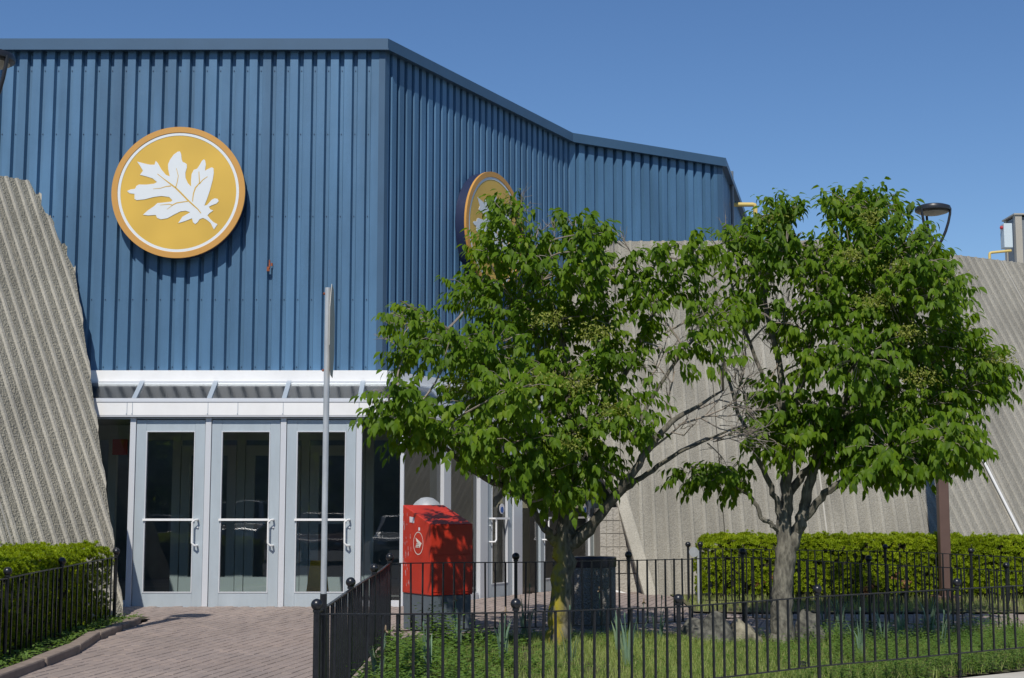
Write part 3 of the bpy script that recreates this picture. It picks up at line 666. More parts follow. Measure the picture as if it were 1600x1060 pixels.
# ================================================================== RIBBED CONCRETE WALLS
RP = .19
def slab(name, label, o, phi, bat, polys_px, panel_w, off=0.0, thick=.28, band=None, rh=.021, ridge='ridge', agg='aggregate'):
    """o: a point of the plane, phi: plan angle the wall faces (0 = at the camera, + = right), bat: slope from horizontal."""
    pl = Vector((math.sin(phi), -math.cos(phi), 0)); n = Vector((pl.x*math.sin(bat), pl.y*math.sin(bat), math.cos(bat)))
    u = Vector((math.cos(phi), math.sin(phi), 0)); v = Vector((-pl.x*math.cos(bat), -pl.y*math.cos(bat), math.sin(bat)))
    T = Matrix(((u.x, v.x, n.x, o.x), (u.y, v.y, n.y, o.y), (u.z, v.z, n.z, o.z), (0,0,0,1)))
    root = thing(name, label, 'wall', tuple(o)); wl = WLOC[root.name]
    polys = []
    for pp in polys_px:
        q = [ (at_plane(a, b, o, n)-o) if not isinstance(a, Vector) else a-o for a, b in pp]
        polys.append([(p.dot(u), p.dot(v)) for p in q])
    us = [a for p in polys for a, _ in p]; u0, u1 = min(us), max(us)
    k0 = math.floor((u0-off)/panel_w); k1 = math.ceil((u1-off)/panel_w)
    prof = ((0, -.0), (.018, rh), (.058, rh), (.076, 0))
    for k in range(k0, k1):
        pa, pb = off+k*panel_w, off+(k+1)*panel_w-.012; big = bmesh.new()
        for poly in polys:
            area = sum(poly[i][0]*poly[(i+1) % len(poly)][1]-poly[(i+1) % len(poly)][0]*poly[i][1] for i in range(len(poly)))
            P2 = poly if area > 0 else poly[::-1]
            vs_ = [q for _, q in poly]; v0, v1 = min(vs_)-.1, max(vs_)+.1
            bm = bmesh.new(); cols = [(pa, 0)]; x = pa+.05
            while x+.09 < pb:
                cols += [(x+a, h) for a, h in prof]; x += RP
            cols.append((pb, 0)); rows = list(np.linspace(v0, v1, 2))
            gv = [[bm.verts.new((c[0], rr, c[1])) for rr in rows] for c in cols]
            for i in range(len(cols)-1):
                for j in range(len(rows)-1):
                    fc = bm.faces.new((gv[i][j], gv[i+1][j], gv[i+1][j+1], gv[i][j+1])); fc.material_index = 1 if (cols[i][1] > .01 or cols[i+1][1] > .01) else 0
            for i in range(len(P2)):
                (ax, ay), (bx, by) = P2[i], P2[(i+1) % len(P2)]
                nn = Vector((by-ay, -(bx-ax), 0))
                bmesh.ops.bisect_plane(bm, geom=bm.verts[:]+bm.edges[:]+bm.faces[:], plane_co=(ax, ay, 0), plane_no=nn, clear_outer=True)
            if not bm.faces: bm.free(); continue
            be = [e for e in bm.edges if e.is_boundary]; ret = bmesh.ops.extrude_edge_only(bm, edges=be)
            for e in ret['geom']:
                if isinstance(e, bmesh.types.BMVert): e.co.z = -thick
                if isinstance(e, bmesh.types.BMFace): e.material_index = 1
            tmp = bpy.data.meshes.new('t'); bm.to_mesh(tmp); bm.free(); big.from_mesh(tmp); bpy.data.meshes.remove(tmp)
        if not big.faces: big.free(); continue
        bmesh.ops.recalc_face_normals(big, faces=big.faces)
        big.transform(T); big.transform(Matrix.Translation(-wl))
        me = bpy.data.meshes.new('concrete_panel'); big.to_mesh(me); big.free(); me.materials.append(M[agg]); me.materials.append(M[ridge])
        ob_ = bpy.data.objects.new('concrete_panel', me); COL.objects.link(ob_); ob_.parent = root
        # sealant strip in the joint, clipped to the first polygon by sampling
        if k > k0 and abs(k) % 2 == 0:
            uj = pb+.006; lo, hi = 9e9, -9e9
            for poly in polys:
                for i in range(len(poly)):
                    (ax, ay), (bx, by) = poly[i], poly[(i+1) % len(poly)]
                    if (ax-uj)*(bx-uj) < 0: yy = ay+(by-ay)*(uj-ax)/(bx-ax); lo = min(lo, yy); hi = max(hi, yy)
            if hi > lo:
                sb = MB(); sb.box((uj-.012, lo+.01, -.1), (uj+.012, hi-.01, .004), T); sb.build('joint_sealant', M['sealant'], root)
    if band:
        (a, b), wd = band; A = at_plane(*a, o, n)+n*.03; B = at_plane(*b, o, n)+n*.03; e = (B-A).normalized(); s_ = n.cross(e).normalized()
        if s_.x < 0: s_ = -s_
        bb = MB(); q = [A, A+s_*wd, B+s_*wd, B]; bb.hexa([p-n*.14 for p in q], [p+n*.005 for p in q]); bb.build('edge_band', M['ridge'], root, bevel=.02)
    return root, n, u, v
# left wall
oL = Vector((-4.66, 17.35, CH-1.33))
slab('ribbed_concrete_wall', 'sloping ribbed concrete wall left of the doors, behind the small hedge', oL, R(62), R(64.5),
     [[(196, 985), (140, 580), (113, 396), (100, 348), (75, 310), (62, 292), (40, 282), (-10, 273), (-160, 262), (-420, 1100)]], 1.52, .35)
# right wall, two facets that meet in a folded corner
oA = Vector((1.97, 21.5, CH-1.35)); phA, phB, bt = R(-2), R(30), R(60)
nA = Vector((math.sin(phA), -math.cos(phA), 0)); nB = Vector((math.sin(phB), -math.cos(phB), 0))
cb = oA+Vector((math.cos(phA), math.sin(phA), 0))*4.45        # base of the fold
ZTA = at(1040, 377, 24.9).z
hh = (ZTA-oA.z)/math.tan(bt); bis = -(nA+nB).normalized(); ct = cb+bis*(hh/math.cos((phB-phA)/2)); ct.z = ZTA
P3 = Vector((cb.x, cb.y, oA.z))
slope_pt = lambda px, py: (px, py)
kA = Vector((nA.x*math.sin(bt), nA.y*math.sin(bt), math.cos(bt)))
topA = at_plane(905, 377, oA, kA); topA.z = ZTA
slab('ribbed_concrete_wall', 'long ribbed concrete wall behind the two trees, facing the street', oA, phA, bt,
     [[(1012, 945), (962, 780), (P3-ct)*.0001+P3 and (P3, 0), (P3, 0)] if False else [(1012, 950), (962, 780), (ct+(P3-ct)*.62, 0), (P3+(P3-ct)*.06, 0)],
      [(962, 780), (846, 600), (872, 500), (topA, 0), (ct, 0), (ct+(P3-ct)*.62, 0)]], 1.52, 1.2, thick=.11, rh=.017, ridge='ridgefaint', agg='aggfar', band=(((1012, 950), (960, 775)), .19))
uB = Vector((math.cos(phB), math.sin(phB), 0))
far_t = ct+uB*9; far_b = P3+uB*9
slab('ribbed_concrete_wall', 'ribbed concrete wall turning away at the right, with a white conduit down it', P3.copy(), phB, bt,
     [[(P3+(P3-ct)*.06, 0), (ct, 0), (far_t, 0), (far_b+(P3-ct)*.06, 0)]], 1.52, .55, rh=.015, ridge='ridgefaint', agg='aggfar')
# conduit lying on the far facet
nBB = Vector((nB.x*math.sin(bt), nB.y*math.sin(bt), math.cos(bt)))
mb = MB(); a, b = at_plane(1492, 640, P3, nBB), at_plane(1604, 862, P3, nBB); mb.tube([a+nBB*.05, b+nBB*.05], .022, 8)
tag(mb.build('white_conduit', M['cable'], smooth=True), 'white conduit running straight down the sloping concrete wall', 'conduit')
# flat roof behind the right walls
mb = MB(); q = [topA+Vector((.0,.25,0)), ct+Vector((0,.3,0)), far_t+Vector((0,.3,0)), Vector((16, 44, 0)), Vector((5.6, 44, 0)), Vector((5.2, 32, 0)), P[3]+Vector((.05,.0,0)), P[2]+Vector((.3,.1,0))]
mb.hexa([Vector((*p.xy, ZTA-.35)) for p in q], [Vector((*p.xy, ZTA-.12)) for p in q]); tag(mb.build('flat_roof', M['roof']), kind='structure')
# yellow gas pipes and the roof unit
def pipe(pts, rad, label):
    mb = MB(); mb.tube(pts, rad, 10); tag(mb.build('gas_pipe', M['yellowpipe'], smooth=True), label, 'pipe', 'yellow gas pipes on the roof')
Yp = 29.0
a = at(1158, 320, Yp); b = at(1180, 320, Yp); zr = ZTA-.12
pipe([a-Vector((1.5,0,0)), a, b-Vector((.05,0,0)), b-Vector((.012,0,.012)), b-Vector((0,0,.05)), (b.x, b.y, zr)], .045, 'yellow gas pipe bent down beside the blue wall end')
a = at(1580, 392, 30.0); b = at(1546, 395, 30.0)
pipe([a, b+Vector((.04,0,0)), b+Vector((.01,0,-.01)), b-Vector((0,0,.04)), (b.x, b.y, zr)], .028, 'thin yellow gas pipe running into the rooftop unit')
ua = at(1586, 336, 30.6); hu = thing('rooftop_unit', 'grey and beige rooftop air unit on the concrete roof edge', 'air conditioner', (ua.x+1, 31.5, zr))
mb = MB(); mb.box((ua.x+.02, 30.66, zr+.15), (ua.x+2.2, 31.25, ua.z-.03)); mb.build('cabinet', M['greym'], hu, bevel=.01)
for xx, yy in ((ua.x, 30.6), (ua.x+2.1, 30.6), (ua.x, 31.18)):
    mb = MB(); mb.box((xx, yy, zr+.15), (xx+.14, yy+.14, ua.z)); mb.build('corner_post', M['beige'], hu)
mb = MB(); mb.box((ua.x-.02, 30.58, zr), (ua.x+2.26, 31.35, zr+.15)); mb.build('base_rail', M['beige'], hu)
mb = MB(); mb.box((ua.x-.03, 30.57, ua.z), (ua.x+2.3, 31.36, ua.z+.03)); mb.build('lid', M['beige'], hu)
for k in range(12):
    mb = MB(); z = zr+.3+k*.1; mb.box((ua.x+.2, 30.63, z), (ua.x+2.05, 30.66, z+.05)); mb.build('grille_slat', M['inalu'], hu)
c = at(1570, 365, 30.5); mb = MB(); mb.box((c.x-.05, c.y-.1, c.z-.32), (c.x+.13, c.y+.14, c.z+.20)); mb.build('switch_box', M['pale'], hu, bevel=.01)
mb = MB(); mb.ball(c+Vector((-.07, -.02, .12)), .04, 10, 6); mb.build('red_knob', M['redsign'], hu)

# ================================================================== ROUND SIGNS
LEAF = [(851,818),(877,778),(845,762),(820,738),(798,712),(812,695),(843,673),(818,665),(808,645),(830,633),(866,620),(882,602),(873,584),(850,580),(828,592),(810,612),(793,632),(772,636),(790,590),(812,520),(832,440),(839,385),(836,350),(824,342),(800,352),(770,368),(776,320),(770,290),(761,280),(745,292),(728,325),(710,352),(683,362),(668,395),(665,440),(666,490),(640,462),(622,425),(619,385),(630,345),(629,318),(612,306),(597,302),(588,280),(583,240),(573,219),(555,222),(525,245),(499,282),(484,318),(486,355),(500,412),(470,400),(435,360),(405,310),(388,292),(380,322),(345,322),(300,312),(244,298),(268,330),(292,368),(270,400),(320,412),(370,428),(403,455),(380,468),(320,475),(265,474),(245,485),(235,507),(200,512),(173,525),(195,542),(232,546),(233,585),(250,594),(310,588),(380,570),(440,562),(500,570),(526,595),(515,606),(460,612),(410,617),(386,640),(335,675),(302,706),(340,711),(400,707),(412,730),(440,741),(490,733),(540,705),(590,680),(630,675),(665,687),(640,702),(605,722),(575,770),(615,758),(650,745),(680,733),(688,762),(705,777),(722,765),(738,740),(765,730),(795,745),(825,770),(838,795)]
VEINS = [([(405,393),(440,420),(500,465),(548,500),(590,540),(640,590),(690,635),(725,665),(748,695)], [2.5,3,5,6,6,6,5,4,3]),
         ([(550,350),(566,410),(558,460),(548,498)], [2,2.5,3,3.5]), ([(375,508),(430,503),(470,490),(512,485)], [1.5,2.5,3,4]),
         ([(724,375),(731,462),(700,500),(686,545),(680,605)], [2.5,4,5,4,3]), ([(792,413),(755,440),(730,470)], [2,3,4]),
         ([(432,632),(500,625),(527,632),(560,615),(645,603)], [1.5,3,4,4,3.5]), ([(485,665),(527,634)], [1.2,2.5])]
def round_sign(name, label, c, ang, rad, thick):
    """Sign in a frame: u along the wall, -y out of it, z up."""
    root = thing(name, label, 'sign', tuple(c), 'round yellow leaf signs on the blue walls')
    rot = Matrix.Rotation(ang, 3, 'Z') @ Matrix.Rotation(R(90), 3, 'X')   # lathe z -> out of the wall
    N = 96
    def ring(prof, nm, m): 
        b = MB(); vs = []; n = N
        for r_, h in prof:
            for k in range(n):
                a_ = 2*math.pi*k/n; vs.append(rot @ Vector((r_*math.cos(a_), r_*math.sin(a_), h))+c)
        fs = [(i*n+k, i*n+(k+1)%n, (i+1)*n+(k+1)%n, (i+1)*n+k) for i in range(len(prof)-1) for k in range(n)]
        b.add(vs, fs); return b.build(nm, m, root, smooth=True)
    ring([(.05, 0), (rad*.985, 0), (rad*.985, thick-.035), (.05, thick-.035)], 'case', M['navy'])
    ring([(rad*.93, thick-.036), (rad, thick-.036), (rad, thick), (rad*.915, thick), (rad*.905, thick-.012)], 'rim', M['orange'])
    ring([(.001, thick-.012), (rad*.87, thick-.012)], 'face', M['yellow'])
    ring([(rad*.868, thick-.010), (rad*.868, thick-.008), (rad*.912, thick-.008), (rad*.912, thick-.012)], 'white_ring', M['emblem'])
    def pt(x, y, h): return rot @ Vector(((x-569)/515*rad, (533-y)/503*rad, h))+c
    bm = bmesh.new(); lo = [bm.verts.new(pt(x, y, thick-.010)) for x, y in LEAF]
    fc = bm.faces.new(lo); ex_ = bmesh.ops.extrude_face_region(bm, geom=[fc]); d_ = rot @ Vector((0,0,.004))
    for e in ex_['geom']:
        if isinstance(e, bmesh.types.BMVert): e.co += d_
    bmesh.ops.triangulate(bm, faces=[f for f in bm.faces if len(f.verts) > 4]); bmesh.ops.recalc_face_normals(bm, faces=bm.faces)
    bm.transform(Matrix.Translation(-WLOC[root.name]))
    me = bpy.data.meshes.new('leaf_emblem'); bm.to_mesh(me); bm.free(); me.materials.append(M['emblem'])
    e = bpy.data.objects.new('leaf_emblem', me); COL.objects.link(e); e.parent = root; WLOC[e.name] = WLOC[root.name].copy()
    for pts, ws_ in VEINS:
        b = MB(); vs = []
        for i, (x, y) in enumerate(pts):
            a_, z_ = pts[max(0, i-1)], pts[min(len(pts)-1, i+1)]; dx, dy = z_[0]-a_[0], z_[1]-a_[1]; l = math.hypot(dx, dy)
            vs += [pt(x-dy/l*ws_[i], y+dx/l*ws_[i], thick-.0045), pt(x+dy/l*ws_[i], y-dx/l*ws_[i], thick-.0045)]
        b.add(vs, [(2*i, 2*i+1, 2*i+3, 2*i+2) for i in range(len(pts)-1)]); b.build('vein', M['yellow'], e)
    return root
TH = .20
c1 = at(278.5, 300.5, YW-TH); srad = 106.5/(F/math.cos(PITCH)*1.0)*(YW-TH)*1.005
round_sign('round_sign', 'round yellow sign with white oak leaf on the front blue wall', Vector((c1.x, YW-.004, c1.z)), 0, srad, TH)
nR = outn(segdir(P[1], P[2])); tR = segdir(P[1], P[2])
best = min(((abs((lambda p: 800+(p.x)/(p.y)*F/math.cos(PITCH))(P[1]+tR*s_+nR*TH)-774), s_) for s_ in np.arange(.5, 5, .01)))[1]
q = P[1]+tR*best; zc = at(774, 361, (q+nR*TH).y).z
round_sign('round_sign', 'round yellow sign on the shaded side wall, half hidden by the tree', Vector((q.x, q.y, zc))+nR*.004, math.atan2(tR.y, tR.x), srad, TH)

# ================================================================== FENCES
PR = .0075
pk = {}
def picket_mesh(L):
    L = round(L, 2)
    if L not in pk:
        mb = MB(); mb.box((-PR, -PR, 0), (PR, PR, L)); pk[L] = mb.mesh('picket', M['black'])
    return pk[L]
pomb = {}
def fence(label, pts, drop, gap, npk, skip_first=False, railr=.011, post_r=.017):
    root = thing('iron_fence', label, 'fence', (pts[0].x, pts[0].y, g(pts[0].x, pts[0].y)), 'low black iron fences')
    for i, p in enumerate(pts):
        if i == 0 and skip_first: continue
        mb = MB(); mb.tube([(p.x, p.y, g(p.x, p.y)-.05), (p.x, p.y, p.z-.03)], post_r, 10); mb.tube([(p.x, p.y, p.z-.05), (p.x, p.y, p.z-.032)], post_r*1.5, 10)
        po = mb.build('post', M['black'], root, smooth=True)
        mb = MB(); mb.ball(p, .0385, 18, 12); mb.build('ball_finial', M['black'], po, smooth=True)
    for k, (a, b) in enumerate(zip(pts, pts[1:])):
        dz = Vector((0, 0, -gap)); t = (b-a).normalized(); s_ = Vector((t.y, -t.x, 0)).normalized()
        for nm, zz in (('top_rail', -gap), ('bottom_rail', -gap-drop)):
            mb = MB(); lo = Vector((0,0,zz-.005)); hi = Vector((0,0,zz+.005)); e = s_*railr; sag = Vector((0,0,random.uniform(-.006, .004)))
            m_ = (a+b)/2+sag
            for u_, v_ in ((a, m_), (m_, b)): mb.hexa([u_+e+lo, v_+e+lo, v_-e+lo, u_-e+lo], [u_+e+hi, v_+e+hi, v_-e+hi, u_-e+hi])
            mb.build(nm, M['black'], root)
        n = npk if isinstance(npk, int) else npk[k]
        for j in range(1, n):
            q = a.lerp(b, j/n+random.uniform(-.004, .004))
            o = inst(picket_mesh(drop), 'picket', (q.x, q.y, q.z-gap-drop), root, math.atan2(t.y, t.x))
            o.rotation_euler[0] = random.gauss(0, .004); o.rotation_euler[1] = random.gauss(0, .007)
    return root
fence('black iron fence nearest the camera, in front of the weedy bed', FRONT, .575, .062, 13)
fence('black iron fence running back beside the walkway from the thick corner post', SIDE, .66, .055, 15, True)
fence('black iron fence behind the trees and in front of the mailbox', BACK, .655, .06, [12, 12, 13, 14, 15, 15], True)
fence('black iron fence standing close against the long right hedge', HEDGEF, .68, .055, 12)
fence('black iron fence in front of the small left hedge', LEFT, .70, .06, 11)
# thick corner post and twin end posts
p = FRONT[0]; mb = MB(); mb.tube([(p.x, p.y, g(p.x,p.y)-.05), (p.x, p.y, p.z-.045)], .021, 12); tag(mb.build('corner_post', M['black'], smooth=True), 'thick black round post at the near corner of the iron fence', 'post')
p = LEFT[-1]+Vector((-.075, .25, 0)); mb = MB(); mb.tube([(p.x, p.y, g(p.x,p.y)-.05), (p.x, p.y, p.z-.03)], .017, 10); mb.ball(p, .0385, 16, 10); tag(mb.build('end_post', M['black'], smooth=True), 'ball-topped black post behind the last post of the left fence', 'post')
p = at(1075, 851, 19.9); mb = MB(); mb.tube([(p.x, p.y, g(p.x,p.y)-.05), (p.x, p.y, p.z-.03)], .017, 10); mb.ball(p, .0385, 16, 10); tag(mb.build('end_post', M['black'], smooth=True), 'ball-topped black post at the hedge end, left of the grey disc', 'post')

# ================================================================== GALVANISED POST WITH A SIGN SEEN EDGE-ON
yp = 9.95; pb_ = at(505, 1075, yp); pt_ = at(511, 450, yp); cx_ = (pb_.x+pt_.x)/2; gz = g(cx_, yp)
sp = thing('sign_post', 'tall galvanised post carrying a sign plate seen edge-on', 'sign post', (cx_, yp, gz))
zs = at(506, 928, yp).z
mb = MB(); mb.tube([(cx_, yp, gz-.1), (cx_, yp, pt_.z)], .0205, 14); mb.build('pole', M['galv'], sp, smooth=True)
mb = MB(); mb.tube([(cx_, yp, gz-.05), (cx_, yp, zs)], .0235, 14); mb.build('black_sleeve', M['black'], sp, smooth=True)
zc_ = (at(515, 448, yp).z+at(515, 588, yp).z)/2; ro = (at(515, 448, yp).z-at(515, 588, yp).z)/2
rotm = Matrix.Rotation(R(-86), 3, 'Z')
mb = MB(); oc = [Vector((ro/math.cos(R(22.5))*math.cos(R(22.5+45*k)), 0, ro/math.cos(R(22.5))*math.sin(R(22.5+45*k)))) for k in range(8)]
cc = Vector((cx_+.030, yp+.012, zc_))
mb.hexa([rotm @ (p+Vector((0,-.002,0)))+cc for p in oc], [rotm @ (p+Vector((0,.002,0)))+cc for p in oc]); mb.build('sign_plate', M['plate'], sp)
for dz in (.26, -.27):
    mb = MB(); mb.tube([(cx_-.034, yp, zc_+dz), (cx_+.03, yp, zc_+dz)], .005, 8); mb.tube([(cx_-.030, yp, zc_+dz), (cx_-.022, yp, zc_+dz)], .010, 6); mb.build('bolt', M['rust'], sp)

# ================================================================== MAILBOX
mo = Vector((at(672, 960, 15.45).x, 15.45, 0)); th = R(29); gz = g(mo.x, mo.y)-.02
ppm = F/math.cos(PITCH)/15.6
mw, md_ = .50, .70
fx_ = Vector((math.cos(th), math.sin(th), 0)); bx_ = Vector((-math.sin(th), math.cos(th), 0))   # along the front, towards the back
ztop_b, ztop_f, zgr = at(640, 789, 15.9).z, at(672, 819.5, 15.45).z, at(672, 931, 15.45).z
mail = thing('mailbox', 'red street mailbox with sloping lid on a grey base', 'mailbox', (mo.x, mo.y, gz))
def mpt(s_, b_, z): return Vector((mo.x, mo.y, 0))+fx_*s_+bx_*b_+Vector((0,0,z))
def mbox(mb, s0, s1, b0, b1, z0, zf, zb_):
    mb.hexa([mpt(s0,b0,z0), mpt(s1,b0,z0), mpt(s1,b1,z0), mpt(s0,b1,z0)], [mpt(s0,b0,zf), mpt(s1,b0,zf), mpt(s1,b1,zb_), mpt(s0,b1,zb_)]); return mb
zfp = (zgr+ztop_f)/2-.12
mbox(MB(), 0, mw, 0, md_, zgr, ztop_f, ztop_b).build('body', M['red'], mail, bevel=.008)
mbox(MB(), .012, mw-.012, .012, md_-.012, gz-.05, zgr-.002, zgr-.002).build('base', M['grey'], mail, bevel=.006)
mbox(MB(), .03, mw-.03, -.006, .02, zgr+.03, zgr+.42, zgr+.42).build('access_door', M['red'], mail, bevel=.004)
mbox(MB(), .02, mw-.02, -.010, .02, ztop_f-.045, ztop_f-.025, ztop_f-.025).build('lid_seam', M['red'], mail)
def side_pt(b_, z, o_=.002): return mpt(-o_, b_, z)
cb_, cz_ = md_*.42, at(650, 849.5, 15.6).z; rl = .122
mb = MB(); n = 40; vs = []
for k in range(n):
    a_ = 2*math.pi*k/n
    for rr in (rl, rl*.93): vs.append(side_pt(cb_+rr*math.cos(a_), cz_+rr*math.sin(a_), .003))
mb.add(vs, [(2*k, 2*((k+1)%n), 2*((k+1)%n)+1, 2*k+1) for k in range(n)]); mb.build('logo_ring', M['logo'], mail)
# envelope-wing mark: triangle with slanted bars (left in the picture = towards the back)
L_ = lambda x, y: side_pt(cb_-(x-300)/105*rl*1.0, cz_-(y-805)/195*rl*1.0, .0035)
mb = MB(); mb.add([L_(240,708), L_(374,803), L_(328,888), L_(300,800), L_(270,790)], [(0,1,3,4), (1,2,3)])
for k in range(3):
    x, y = 262-k*8, 808+k*26; mb.add([L_(x,y), L_(x+58,y+2), L_(x+64,y+18), L_(x-4,y+16)], [(0,1,2,3)])
mb.build('logo_wing', M['logo'], mail)
sideq = lambda b0, b1, z0, z1, sk=0: [side_pt(b0, z0+sk), side_pt(b1, z0), side_pt(b1, z1), side_pt(b0, z1+sk)]
px2b = lambda px: md_*(1-(px-631)/41.0)
for (x0, x1, y0, y1, sk) in ((641.5, 648.5, 809, 818, .01), (654.7, 657, 824.5, 829.5, 0)):
    za, zb2 = at(645, y1, 15.6).z, at(645, y0, 15.6).z
    mb = MB(); mb.add(sideq(px2b(x0), px2b(x1), za, zb2, sk), [(0,1,2,3)]); mb.build('sticker', M['sticker'], mail)
random.seed(3); mb = MB()
for k in range(46):
    b0 = md_-abs(random.gauss(0, .10))-.012; z = random.uniform(zgr+.05, ztop_b-.12); hgt = random.uniform(.008, .06); wd = random.uniform(.003, .012)
    if b0 < .12: continue
    mb.add([side_pt(b0, z), side_pt(b0-wd, z+.004), side_pt(b0-wd*.6, z+hgt), side_pt(b0+.002, z+hgt*.8)], [(0,1,2,3)])
tag(mb.build('scuff_marks', M['scuff'], mail), kind='stuff')
# domed grey bin just behind it
c = at(667, 790, 16.9); mb = MB(); gz = g(c.x, c.y)
mb.lathe([(.22, gz-c.z-.02), (.23, -.16), (.20, -.04), (.13, .04), (.07, .085), (.01, .095)], c, 24); tag(mb.build('domed_bin', M['galv'], smooth=True), 'grey dome-topped bin just showing behind the red mailbox', 'bin')

# ================================================================== CONCRETE TRASH BIN
c = at(926, 880, 16.35); gz = g(c.x, c.y); rb = .255
tb = thing('trash_bin', 'round exposed-aggregate trash bin with black rim behind the tree trunk', 'bin', (c.x, c.y, gz))
zt = at(926, 870, 16.35).z
mb = MB(); mb.lathe([(rb*.94, -.03), (rb, .02), (rb, zt-gz-.11), (rb*.97, zt-gz-.10)], (c.x, c.y, gz), 32); mb.build('concrete_drum', M['aggbin'], tb, smooth=True)
mb = MB(); mb.lathe([(rb*.99, zt-gz-.115), (rb*1.03, zt-gz-.11), (rb*1.04, zt-gz-.01), (rb*1.0, zt-gz), (rb*.8, zt-gz-.005), (rb*.72, zt-gz-.05), (.02, zt-gz-.09)], (c.x, c.y, gz), 32); mb.build('rim', M['binlid'], tb, smooth=True)

# ================================================================== LAMP POSTS
def lamp(label, c, gz, post_m):
    root = thing('street_lamp', label, 'street lamp', (c.x, c.y, gz), 'ring-topped lamp posts')
    R_ = .245
    mb = MB(); mb.box((c.x-.071, c.y-.071, gz-.05), (c.x+.071, c.y+.071, c.z-.62)); mb.build('post', post_m, root, bevel=.012)
    mb = MB(); mb.box((c.x-.17, c.y-.17, gz-.03), (c.x+.17, c.y+.17, gz+.09)); mb.build('base_plate', post_m, root, bevel=.01)
    mb = MB(); mb.lathe([(.06, -.64), (.095, -.62), (.095, -.50), (.06, -.44), (.02, -.42)], c, 20); mb.build('collar', M['lampm'], root, smooth=True)
    for k in range(3):
        a_ = R(-25+120*k); d_ = Vector((math.cos(a_), math.sin(a_), 0))
        pts = [c+d_*rr+Vector((0,0,zz)) for rr, zz in ((.07,-.50),(.11,-.44),(.165,-.32),(.205,-.20),(.232,-.08),(.238,.0))]
        mb = MB(); mb.tube(pts, [.018,.02,.02,.019,.018,.018], 10); mb.build('arm', M['lampm'], root, smooth=True)
    mb = MB(); mb.lathe([(R_*.83, -.045), (R_, -.02), (R_*1.02, .01), (R_*.97, .04), (R_*.7, .065), (R_*.3, .075), (.01, .078)], c, 40); mb.build('lamp_head', M['lampm'], root, smooth=True)
    mb = MB(); mb.lathe([(.005, -.075), (R_*.5, -.07), (R_*.82, -.047), (R_*.82, -.04)], c, 40); mb.build('lens', M['lens'], root, smooth=True)
    return root
cR = at(1457.5, 328, 20.2); lamp('brown square lamp post with ring lamp behind the right tree', cR, g(cR.x, 20.2), M['brown'])
cL = at(-20, 92, 13.0); lamp('ring-topped lamp whose charcoal head just enters the top left corner', cL, g(cL.x, 13.0), M['brown'])
# post-foot, small grey disc sign, spotlight
p = at(1084, 863, 19.55); gz = g(p.x, p.y); ds = thing('disc_sign', 'small round grey disc on a thin galvanised stake by the hedge end', 'marker', (p.x, p.y, gz))
rot = Matrix.Rotation(R(12), 3, 'Z') @ Matrix.Rotation(R(90), 3, 'X')
mb = MB(); mb.lathe([(.001,0),(.066,0),(.066,.01),(.001,.01)], p, 28, rot); mb.build('disc', M['galv'], ds)
mb = MB(); mb.tube([(p.x+.06, p.y+.02, gz), (p.x+.06, p.y+.02, p.z+.02)], .016, 8); mb.build('stake', M['galv'], ds)
p = ground_at(1254, 1054); sl_ = thing('spotlight', 'small black ground spotlight at the foot of the near fence', 'spotlight', tuple(p))
mb = MB(); rot = Matrix.Rotation(R(20), 3, 'X'); mb.lathe([(.028, 0), (.042, .02), (.045, .07), (.036, .07), (.034, .05), (.002, .048)], p+Vector((0,0,.04)), 18, rot); mb.build('housing', M['lampm'], sl_, smooth=True)
mb = MB(); mb.tube([p-Vector((0,0,.03)), p+Vector((0,0,.05))], .011, 8); mb.build('stake', M['lampm'], sl_)

# ================================================================== INSIDE THE DOORS
p = at(497, 925, 19.75); wf = thing('wet_floor_sign', 'yellow folding floor sign behind the third glass door', 'floor sign', (p.x, 19.8, FLOOR))
for sgn, nm in ((-1, 'front_panel'), (1, 'back_panel')):
    mb = MB(); x0 = p.x-.02; y0 = 19.85
    mb.hexa([Vector((x0-.15, y0+sgn*.16, FLOOR)), Vector((x0+.15, y0+sgn*.16, FLOOR)), Vector((x0+.15, y0+sgn*.14, FLOOR)), Vector((x0-.15, y0+sgn*.14, FLOOR))],
            [Vector((x0-.10, y0+sgn*.02, FLOOR+.58)), Vector((x0+.10, y0+sgn*.02, FLOOR+.58)), Vector((x0+.10, y0+sgn*.002, FLOOR+.58)), Vector((x0-.10, y0+sgn*.002, FLOOR+.58))]); mb.build(nm, M['yellowsign'], wf)
p = at(186, 700, 20.6); mb = MB(); mb.box((p.x-.09, 20.58, p.z-.1), (p.x+.12, 20.62, p.z+.12)); tag(mb.build('red_sign', M['redsign'], bevel=.005), 'small red notice hanging inside the left glass panel', 'notice')
cq = S1+TR*((r(817)+r(848))/2+.35)-outn(TR)*.75; ca_ = math.atan2(TR.y, TR.x)
cab = thing('vending_cabinet', 'cream metal cabinet with vent slots just inside the side doors', 'cabinet', (cq.x, cq.y, FLOOR))
mt = Matrix.Translation((cq.x, cq.y, FLOOR)) @ Matrix.Rotation(0, 4, 'Z')
mb = MB(); mb.box((-.45, -.3, 0), (.45, .3, 1.75), mt); mb.build('cabinet', M['cream'], cab, bevel=.01)
for z0 in (1.05, .55):
    for k in range(7):
        mb = MB(); mb.box((-.40+k*.05, -.304, z0), (-.375+k*.05, -.299, z0+.17), mt); mb.build('vent_slot', M['indark'], cab)

